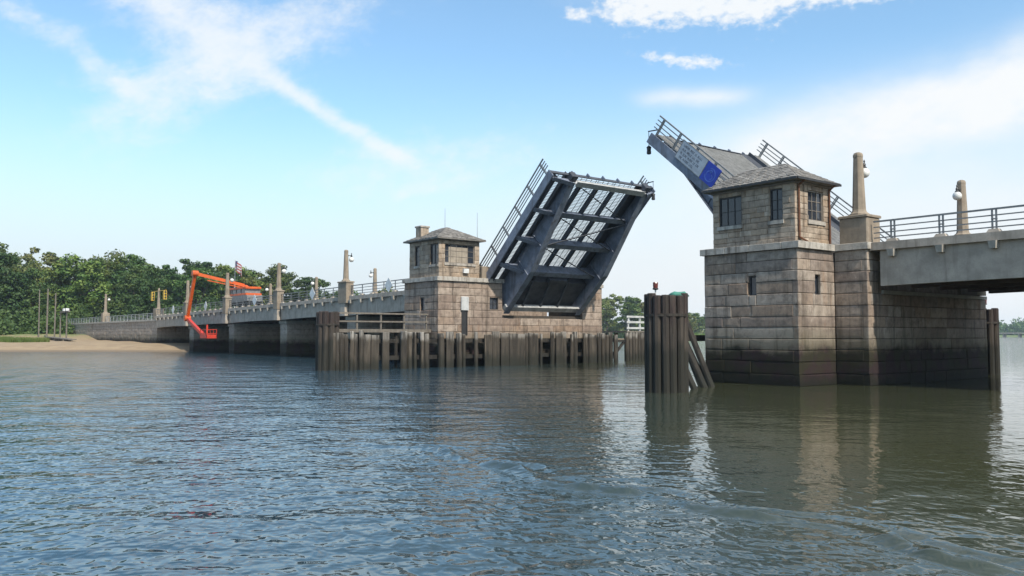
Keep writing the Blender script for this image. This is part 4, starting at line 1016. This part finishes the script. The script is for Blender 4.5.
E1, E2, E3, E4 = (-120.6, TYc - .2, tz + 3.55), (-122.7, 39.4, 11.35), (-125.7, 39.4, 5.0), (-117.9, 39.4, 2.35)
b1 = MB().bar(E1, E2, .36, .44).build('boom', 'orange_paint', tr)
MB().bar(Vector(E1) + Vector((1.0, -.3, -.45)), Vector(E1).lerp(Vector(E2), .75) + Vector((0, 0, -.55)), .14, .14).build('hydraulic_ram', 'orange_paint', b1)
b2 = MB().bar(E2, E3, .42, .40, (0, 1, 0)).build('boom', 'orange_paint', tr)
b3 = MB().bar(E3, E4, .4, .42).build('boom', 'red_paint', tr)
for p in (E2, E3): MB().tube((p[0], p[1] - .4, p[2]), (p[0], p[1] + .4, p[2]), .42, n=14).build('knuckle', 'orange_paint', tr)
bk = MB(); X0, X1, Y0, Y1, Z0, Z1 = -117.9, -115.3, 38.7, 40.1, 2.15, 3.35
bk.box(X0, X1, Y0, Y1, Z0, Z0 + .08)
for q_ in (.09, .62, 1.16):
    h_ = .42 if q_ < .1 else .07
    bk.box(X0, X0 + .05, Y0, Y1, Z0 + q_, Z0 + q_ + h_).box(X1 - .05, X1, Y0, Y1, Z0 + q_, Z0 + q_ + h_).box(X0 + .051, X1 - .051, Y0, Y0 + .05, Z0 + q_, Z0 + q_ + h_).box(X0 + .051, X1 - .051, Y1 - .05, Y1, Z0 + q_, Z0 + q_ + h_)
for u_ in (X0, (X0 + X1) / 2, X1 - .07):
    for w_ in (Y0 - .003, Y1 - .067): bk.box(u_, u_ + .07, w_, w_ + .07, Z0 + .081, Z1)
bk.build('bucket', 'red_paint', tr)
MB().bar((-117.2, 39.4, 2.3), (-117.2, 39.4, 4.0), .2, .2, (0, 1, 0)).build('bucket_mast', 'red_paint', tr)
# flag
fg = thing('flagpole', 'white flagpole with a small striped flag behind the lift truck', 'flag', (-163.0, 60.0, 1.6))
MB().tube((-163.0, 60.0, 1.0), (-163.0, 60.0, 17.2), .09, .06).build('pole', 'rail_white', fg)
def wave(u): return .25 * math.sin(u * 2.6), -.28 * u * u * .4
for k in range(7):
    m_ = MB(); z1 = 17.0 - k * .27; n = 8; u0 = 1.55 if k < 4 else .06
    pts = [(u0 + (3.6 - u0) * i / n) for i in range(n + 1)]
    rings = [[(-163.0 + u * .9, 60.0 + wave(u)[0] - .015, z1 - .265 + wave(u)[1]), (-163.0 + u * .9, 60.0 + wave(u)[0] + .015, z1 - .265 + wave(u)[1]), (-163.0 + u * .9, 60.0 + wave(u)[0] + .015, z1 + wave(u)[1]), (-163.0 + u * .9, 60.0 + wave(u)[0] - .015, z1 + wave(u)[1])] for u in pts]
    fixn(m_.loft(rings).build('stripe', 'flag_red' if k % 2 == 0 else 'flag_white', fg))
pts = [.06 + 1.48 * i / 5 for i in range(6)]
fixn(MB().loft([[(-163.0 + u * .9, 60.0 + wave(u)[0] - .015, 15.93 + wave(u)[1]), (-163.0 + u * .9, 60.0 + wave(u)[0] + .015, 15.93 + wave(u)[1]), (-163.0 + u * .9, 60.0 + wave(u)[0] + .015, 17.0 + wave(u)[1]), (-163.0 + u * .9, 60.0 + wave(u)[0] - .015, 17.0 + wave(u)[1])] for u in pts]).build('canton', 'flag_blue', fg))

# ------------------------------------------------------------------ posts and boards on the far beach
for (x, y, h, r, lean, lab) in ((-205.0, 33.3, 10.2, .14, (-.05, .0), 'leftmost leaning wooden pole on the beach'), (-199.0, 33.8, 10.6, .18, (.0, .0), 'tallest upright wooden pole on the beach'), (-196.5, 34.8, 9.6, .16, (.02, .0), 'grey wooden pole nearest the wing wall on the beach')):
    z = lz(x, y)
    o = MB().tube((x, y, z - .5), (x + lean[0] * h, y, z + h), r, r * .75, 8).build('wooden_pole', 'grey_wood'); tag(o, lab, 'pole', 'wooden poles on the beach')
z = lz(-190, 35)
gt = thing('timber_gantry', 'low timber gantry with two white boxes beside the beach poles', 'gantry', (-192, 35, z))
for x in (-195.2, -189.0): MB().tube((x, 35.6, z - .5), (x, 35.6, z + 5.6), .16, .13).build('post', 'grey_wood', gt)
MB().box(-195.6, -186.8, 35.45, 35.75, z + 5.6, z + 5.9).build('beam', 'grey_wood', gt)
for x in (-191.3, -188.9): MB().bbox(x - .7, x + .5, 35.3, 35.9, z + 5.9, z + 6.4, .05).build('white_box', 'white_paint', gt)
gw = thing('gangplank', 'low grey gangplank lying on the sand by the poles', 'gangplank', (-190, 31, 1.5))
za, zb_ = lz(-200, 34) + .5, lz(-172, 33) + .35
for k in range(4): MB().bar((-200, 33.6 + k * .36, za), (-172, 32.9 + k * .36, zb_), .33, .16).build('plank', 'grey_wood', gw)
for x in (-196, -187, -178): MB().box(x - .15, x + .15, 33.1, 34.6, lz(x, 34) - .3, za + (zb_ - za) * (x + 200) / 28 - .09).build('trestle', 'grey_wood', gw)

# ------------------------------------------------------------------ trees
def crown_mesh(seed, H, Rr, mat, base=.10, clumps=100, leaves=85, size=.72, top=1.0, gap=.0):
    rng = np.random.RandomState(seed); vs = []; fs = []
    # a few big limbs' masses, each of many clumps
    nm = 6 + seed % 3; mass = []
    for k in range(nm):
        a = rng.uniform(0, 6.28); zf = rng.uniform(.30, .82); rr = Rr * rng.uniform(.25, .62) * (1.15 - .55 * abs(zf - .45))
        mass.append((rr * math.cos(a), rr * math.sin(a), H * zf, Rr * rng.uniform(.36, .52), H * rng.uniform(.13, .2)))
    mass.append((rng.normal(0, .4), rng.normal(0, .4), H * .84 * top, Rr * .38, H * .15)); mass.append((0, 0, H * .42, Rr * .72, H * .22))
    for k in range(3):
        a = rng.uniform(0, 6.28); mass.append((Rr * .6 * math.cos(a), Rr * .6 * math.sin(a), H * rng.uniform(base + .06, .3), Rr * .42, H * .12))
    C = []
    for k in range(clumps):
        m_ = mass[k % len(mass)]; d = rng.normal(size=3); d /= np.linalg.norm(d); q = rng.uniform(.55, 1.08)
        C.append((m_[0] + d[0] * m_[3] * q, m_[1] + d[1] * m_[3] * q, max(H * base, m_[2] + d[2] * m_[4] * q), rng.uniform(.7, 1.5) * H / 20))
    C = np.array(C)
    n = clumps * leaves; ci = np.repeat(np.arange(clumps), leaves)
    d = rng.normal(size=(n, 3)); d /= np.linalg.norm(d, axis=1, keepdims=True); r = C[ci, 3:4] * rng.uniform(.45, 1.15, (n, 1))
    P = C[ci, :3] + d * r * np.array([1.25, 1.25, .8])
    nrm = d * .8 + rng.normal(size=(n, 3)) * .55 + np.array([0, 0, .45]); nrm /= np.linalg.norm(nrm, axis=1, keepdims=True)
    u = np.cross(nrm, rng.normal(size=(n, 3))); u /= np.linalg.norm(u, axis=1, keepdims=True); w = np.cross(nrm, u)
    s = rng.uniform(.55, 1.2, (n, 1)) * size
    V = np.stack([P - u * s * .5, P - w * s * .33 + nrm * s * .06, P + u * s * .5, P + w * s * .33 + nrm * s * .06], 1).reshape(-1, 3)
    me = bpy.data.meshes.new('crown'); F = np.arange(4 * n).reshape(-1, 4)
    me.from_pydata(V.tolist(), [], F.tolist()); me.materials.append(MATS[mat]); me.update()
    tb = MB(); tb.loft([[(rr * math.cos(6.28 * i / 8) + ox, rr * math.sin(6.28 * i / 8), z) for i in range(8)] for rr, z, ox in ((.032 * H, -.6, 0), (.022 * H, H * .06, 0), (.018 * H, H * .25, .1), (.012 * H, H * .5, .2), (.004 * H, H * .8, .1))])
    for m_ in mass[:6]: tb.tube((0.1, 0, H * .22 + m_[2] * .2), (m_[0], m_[1], m_[2]), .010 * H, .004 * H, 6)
    tm = piece_mesh('trunk', tb, 'bark')
    return me, tm
KIND = [crown_mesh(1, 20, 7.0, 'leaf_green'), crown_mesh(2, 20, 6.2, 'leaf_deep'), crown_mesh(3, 20, 7.6, 'leaf_olive'), crown_mesh(4, 20, 5.6, 'leaf_green', clumps=84, leaves=80), crown_mesh(5, 20, 6.6, 'leaf_deep', clumps=90), crown_mesh(6, 20, 5.0, 'leaf_olive', clumps=64, leaves=75, base=.2)]
SMALL = [crown_mesh(7, 20, 7.4, 'leaf_green', clumps=80, leaves=55, size=1.15), crown_mesh(8, 20, 8.0, 'leaf_olive', clumps=80, leaves=55, size=1.15)]
def tree(x, y, h, k, label, group, protos=KIND, zrot=0.0, wide=1.0):
    cm, tm = protos[k % len(protos)]; z = lz(x, y)
    t = thing('broadleaf_tree', label, 'tree', (x, y, z), group); t.rotation_euler = (0, 0, zrot); s = h / 20.0; t.scale = (s * wide, s * wide, s)
    for nm, me in (('crown', cm), ('trunk', tm)):
        o = bpy.data.objects.new(nm, me); COL.objects.link(o); o.parent = t
    return t
WOOD = [(-236.8, 15.5, 18.8), (-232.5, 21.6, 18.5), (-248.4, 27.9, 18.9), (-238.6, 31.0, 19.5), (-238.0, 37.1, 16.2), (-236.0, 60.3, 17.5), (-222.0, 61, 17.0), (-273.0, 17.4, 21.5), (-281.1, 23.5, 23.5), (-265.1, 27.6, 20.2), (-272.6, 35.9, 22.7), (-268.5, 42.0, 20.9), (-262.2, 47.4, 20.4), (-256.1, 52.2, 22.3), (-262.0, 59.5, 23.1), (-253.0, 63.7, 21.3), (-245.5, 70.4, 18.4), (-237.2, 76.7, 17.7), (-329.0, 24.1, 28.6), (-327.1, 31.0, 28.5), (-326.2, 38.2, 29.3), (-303.9, 40.4, 25.1), (-298.2, 47.9, 26.4), (-300.5, 53.5, 25.3), (-306.1, 63.4, 25.4), (-302.8, 70.1, 28.2), (-299.1, 75.0, 24.9), (-294.2, 81.7, 21.7), (-276.0, 85.4, 21.4), (-272.0, 90.2, 21.4), (-274.3, 100.7, 22.3), (-271.4, 103.9, 19.3), (-272.0, 113.7, 22.3), (-271.8, 124.8, 19.7), (-264.2, 126.0, 18.7), (-263.0, 137.0, 16.7), (-263.7, 145.8, 14.5), (-268.4, 156.4, 17.2), (-327.1, 88.7, 22.2), (-311.4, 92.5, 22.3), (-305.2, 100.4, 19.9), (-308.2, 112.6, 22.6), (-301.7, 117.2, 21.5), (-314.0, 132.2, 23.1), (-313.3, 141.7, 19.3), (-296.3, 149.2, 14.9), (-302.9, 162.1, 13.6), (-285.7, 163.2, 18.7), (-298.4, 184.7, 16.3)]
rng = random.Random(77)
ORD = ['first', 'second', 'third', 'fourth', 'fifth', 'sixth', 'seventh', 'eighth', 'ninth', 'tenth', 'eleventh', 'twelfth', 'thirteenth', 'fourteenth', 'fifteenth', 'sixteenth']
def bearing(p): return (p[0] * sa + p[1] * ca) / (p[1] * sa - p[0] * ca)
def rng_d(p): return p[1] * sa - p[0] * ca
rows = {}
for p in WOOD:
    w_ = 'wood above the left railing' if p[1] > 78 else 'wood behind the beach'
    d_ = rng_d(p); k_ = ('front' if d_ < 228 else 'middle' if d_ < 262 else 'rear') if p[1] <= 78 else ('front' if d_ < 288 else 'rear')
    rows.setdefault((w_, k_), []).append(p)
for (w_, k_), ps in rows.items():
    for i, (x, y, h) in enumerate(sorted(ps, key=bearing)):
        tree(x, y, h * (1.04 if y < 78 else 1.1), rng.randrange(6), '%s row tree of the green %s, %s from the left' % (k_, w_, ORD[i]), 'trees of the ' + w_, zrot=rng.uniform(0, 6.28), wide=rng.uniform(.95, 1.25) * (1.0 if y < 78 else 1.25))
for i, (x, y, h) in enumerate(sorted([(-330, 345, 24), (-352, 348, 25), (-346, 372, 22), (-362, 392, 20), (-348, 392, 17), (-330, 392, 15), (-380, 372, 24)], key=bearing)):
    tree(x, y, h, rng.randrange(2), 'tree on the green bank right of the far pier, %s from the left' % ORD[i], 'trees right of the far pier', SMALL, rng.uniform(0, 6.28), 1.2)
for k in range(5):
    d = rng.uniform(640, 700); u = .195 + k * .012
    tree(-ca * d + sa * u * d, sa * d + ca * u * d, rng.uniform(17, 21), k, 'distant tree left of the near pier, %s from the left' % ORD[k], 'distant trees left of the near pier', SMALL, rng.uniform(0, 6.28), 1.5)
# understory of the wood and the far-off shores: masses
def leaf_mass(name, pts, n_each, size, mat, label, seed):
    rng = np.random.RandomState(seed); P = []
    for (x, y, z, rx, rz) in pts:
        d = rng.normal(size=(n_each, 3)); d /= np.linalg.norm(d, axis=1, keepdims=True); d[:, 2] = np.abs(d[:, 2])
        P.append(np.array([x, y, z]) + d * np.array([rx, rx, rz]) * rng.uniform(.6, 1.1, (n_each, 1)))
    P = np.concatenate(P); n = len(P)
    nrm = rng.normal(size=(n, 3)) + np.array([0, 0, .6]); nrm /= np.linalg.norm(nrm, axis=1, keepdims=True)
    u = np.cross(nrm, rng.normal(size=(n, 3))); u /= np.linalg.norm(u, axis=1, keepdims=True); w = np.cross(nrm, u); s = rng.uniform(.6, 1.3, (n, 1)) * size
    V = np.stack([P - u * s * .5, P - w * s * .35, P + u * s * .5, P + w * s * .35], 1).reshape(-1, 3)
    me = bpy.data.meshes.new(name); me.from_pydata(V.tolist(), [], np.arange(4 * n).reshape(-1, 4).tolist()); me.materials.append(MATS[mat]); me.update()
    o = bpy.data.objects.new(name, me); COL.objects.link(o); tag(o, label, None, None, 'stuff'); return o
rng = random.Random(5); pts = []
for k in range(90):
    x = rng.uniform(-262, -214); y = rng.uniform(8, 40); pts.append((x, y, lz(x, y) - .3, rng.uniform(2, 3.5), rng.uniform(2.5, 6.5)))
for k in range(70):
    x = rng.uniform(-262, -160); y = rng.uniform(57, 80); pts.append((x, y, lz(x, y) - .3, rng.uniform(2.2, 3.6), rng.uniform(4, 9)))
for k in range(60):
    x = rng.uniform(-290, -236); y = rng.uniform(40, 70); pts.append((x, y, lz(x, y) - .3, rng.uniform(2.5, 4), rng.uniform(5, 10)))
for k in range(70):
    x = rng.uniform(-300, -200); y = rng.uniform(82, 165)
    if shore_dist(np.array([x]), np.array([y]))[0] > 5: pts.append((x, y, lz(x, y) - .3, rng.uniform(3, 5), rng.uniform(5, 11)))
leaf_mass('undergrowth', pts, 260, .75, 'leaf_deep', 'dark leafy undergrowth at the foot of the wood', 3)
pts = []
for k in range(230):
    f = k / 230.0; x = -560 + f * 560 + rng.uniform(-15, 15); y = 1235 + min(1, f * 2.2) * 210 + rng.uniform(-10, 60)
    if shore_dist(np.array([x]), np.array([y]))[0] > 4: pts.append((x, y, lz(x, y) - .5, rng.uniform(9, 15), rng.uniform(13, 27)))
leaf_mass('far_woods', pts, 150, 4.0, 'leaf_green', 'hazy far wooded shore at the right horizon', 4)
pts = []
for k in range(130):
    x = rng.uniform(-560, -300); y = rng.uniform(430, 640)
    if shore_dist(np.array([x]), np.array([y]))[0] > 60: pts.append((x, y, lz(x, y) - .5, rng.uniform(6, 10), rng.uniform(6, 12)))
leaf_mass('shore_scrub', pts, 130, 1.8, 'leaf_olive', 'low scrub along the far green shore', 6)
# marsh grass on the beach and on the bank right of the far pier
def grass(name, spots, n, h, label, seed):
    rng = np.random.RandomState(seed); V = []; F = []
    for (x, y, r, k) in spots:
        for q in range(k):
            a = rng.uniform(0, 6.28); d = r * math.sqrt(rng.uniform()); px, py = x + d * math.cos(a) * 2.4, y + d * math.sin(a); z = lz(px, py) - .05
            hh = h * rng.uniform(.5, 1.15); b_ = rng.uniform(0, 6.28); w = .06 * h; lx, ly = rng.normal(0, .25, 2) * hh; i = len(V)
            V += [(px - w * math.cos(b_), py - w * math.sin(b_), z), (px + w * math.cos(b_), py + w * math.sin(b_), z), (px + lx, py + ly, z + hh)]; F.append((i, i + 1, i + 2))
    me = bpy.data.meshes.new(name); me.from_pydata(V, [], F); me.materials.append(MATS['grass_blade']); me.update()
    o = bpy.data.objects.new(name, me); COL.objects.link(o); tag(o, label, None, None, 'stuff')
grass('marsh_grass', [(-184, 22, 3.4, 3500), (-177, 25, 2.6, 2500), (-171, 27.5, 1.9, 1500), (-190, 18, 4, 3500), (-196, 14, 5, 2500)], 0, .95, 'bright green marsh grass patch on the beach at the left', 2)
pts = [(rng.uniform(-345, -300), rng.uniform(300, 420), 5, 260) for k in range(30)]
grass('bank_grass', [p for p in pts if shore_dist(np.array([p[0]]), np.array([p[1]]))[0] > 3], 0, 2.4, 'green grass on the bank right of the far pier', 3)
# far trestle bridge on the right horizon
tb = thing('trestle_bridge', 'low distant trestle bridge on the water at the right edge', 'bridge', (-300, 900, 0))
P0, P1 = Vector((-470, 940, 4.6)), Vector((-140, 1010, 4.6))
MB().bar(P0, P1, 8, 1.0).build('deck', 'concrete_pale', tb)
for k in range(24):
    p = P0.lerp(P1, (k + .5) / 24); MB().box(p.x - .7, p.x + .7, p.y - 3, p.y + 3, -2.0, 4.1).build('pier', 'concrete', tb)

# ------------------------------------------------------------------ air
hz = MB().box(-2420, 2620, -2620, 2520, -4.0, 48.0).build('haze', None)
m = bpy.data.materials.new('haze'); m.use_nodes = True; t = m.node_tree; t.nodes.clear()
o = nd(t, 'ShaderNodeOutputMaterial'); v = nd(t, 'ShaderNodeVolumePrincipled'); v.inputs['Density'].default_value = 0.00014; v.inputs['Color'].default_value = (0.70, 0.86, 1.0, 1)
t.links.new(v.outputs[0], o.inputs['Volume']); hz.data.materials.append(m)
tag(hz, 'thin pale summer haze over the whole inlet', None, None, 'stuff')
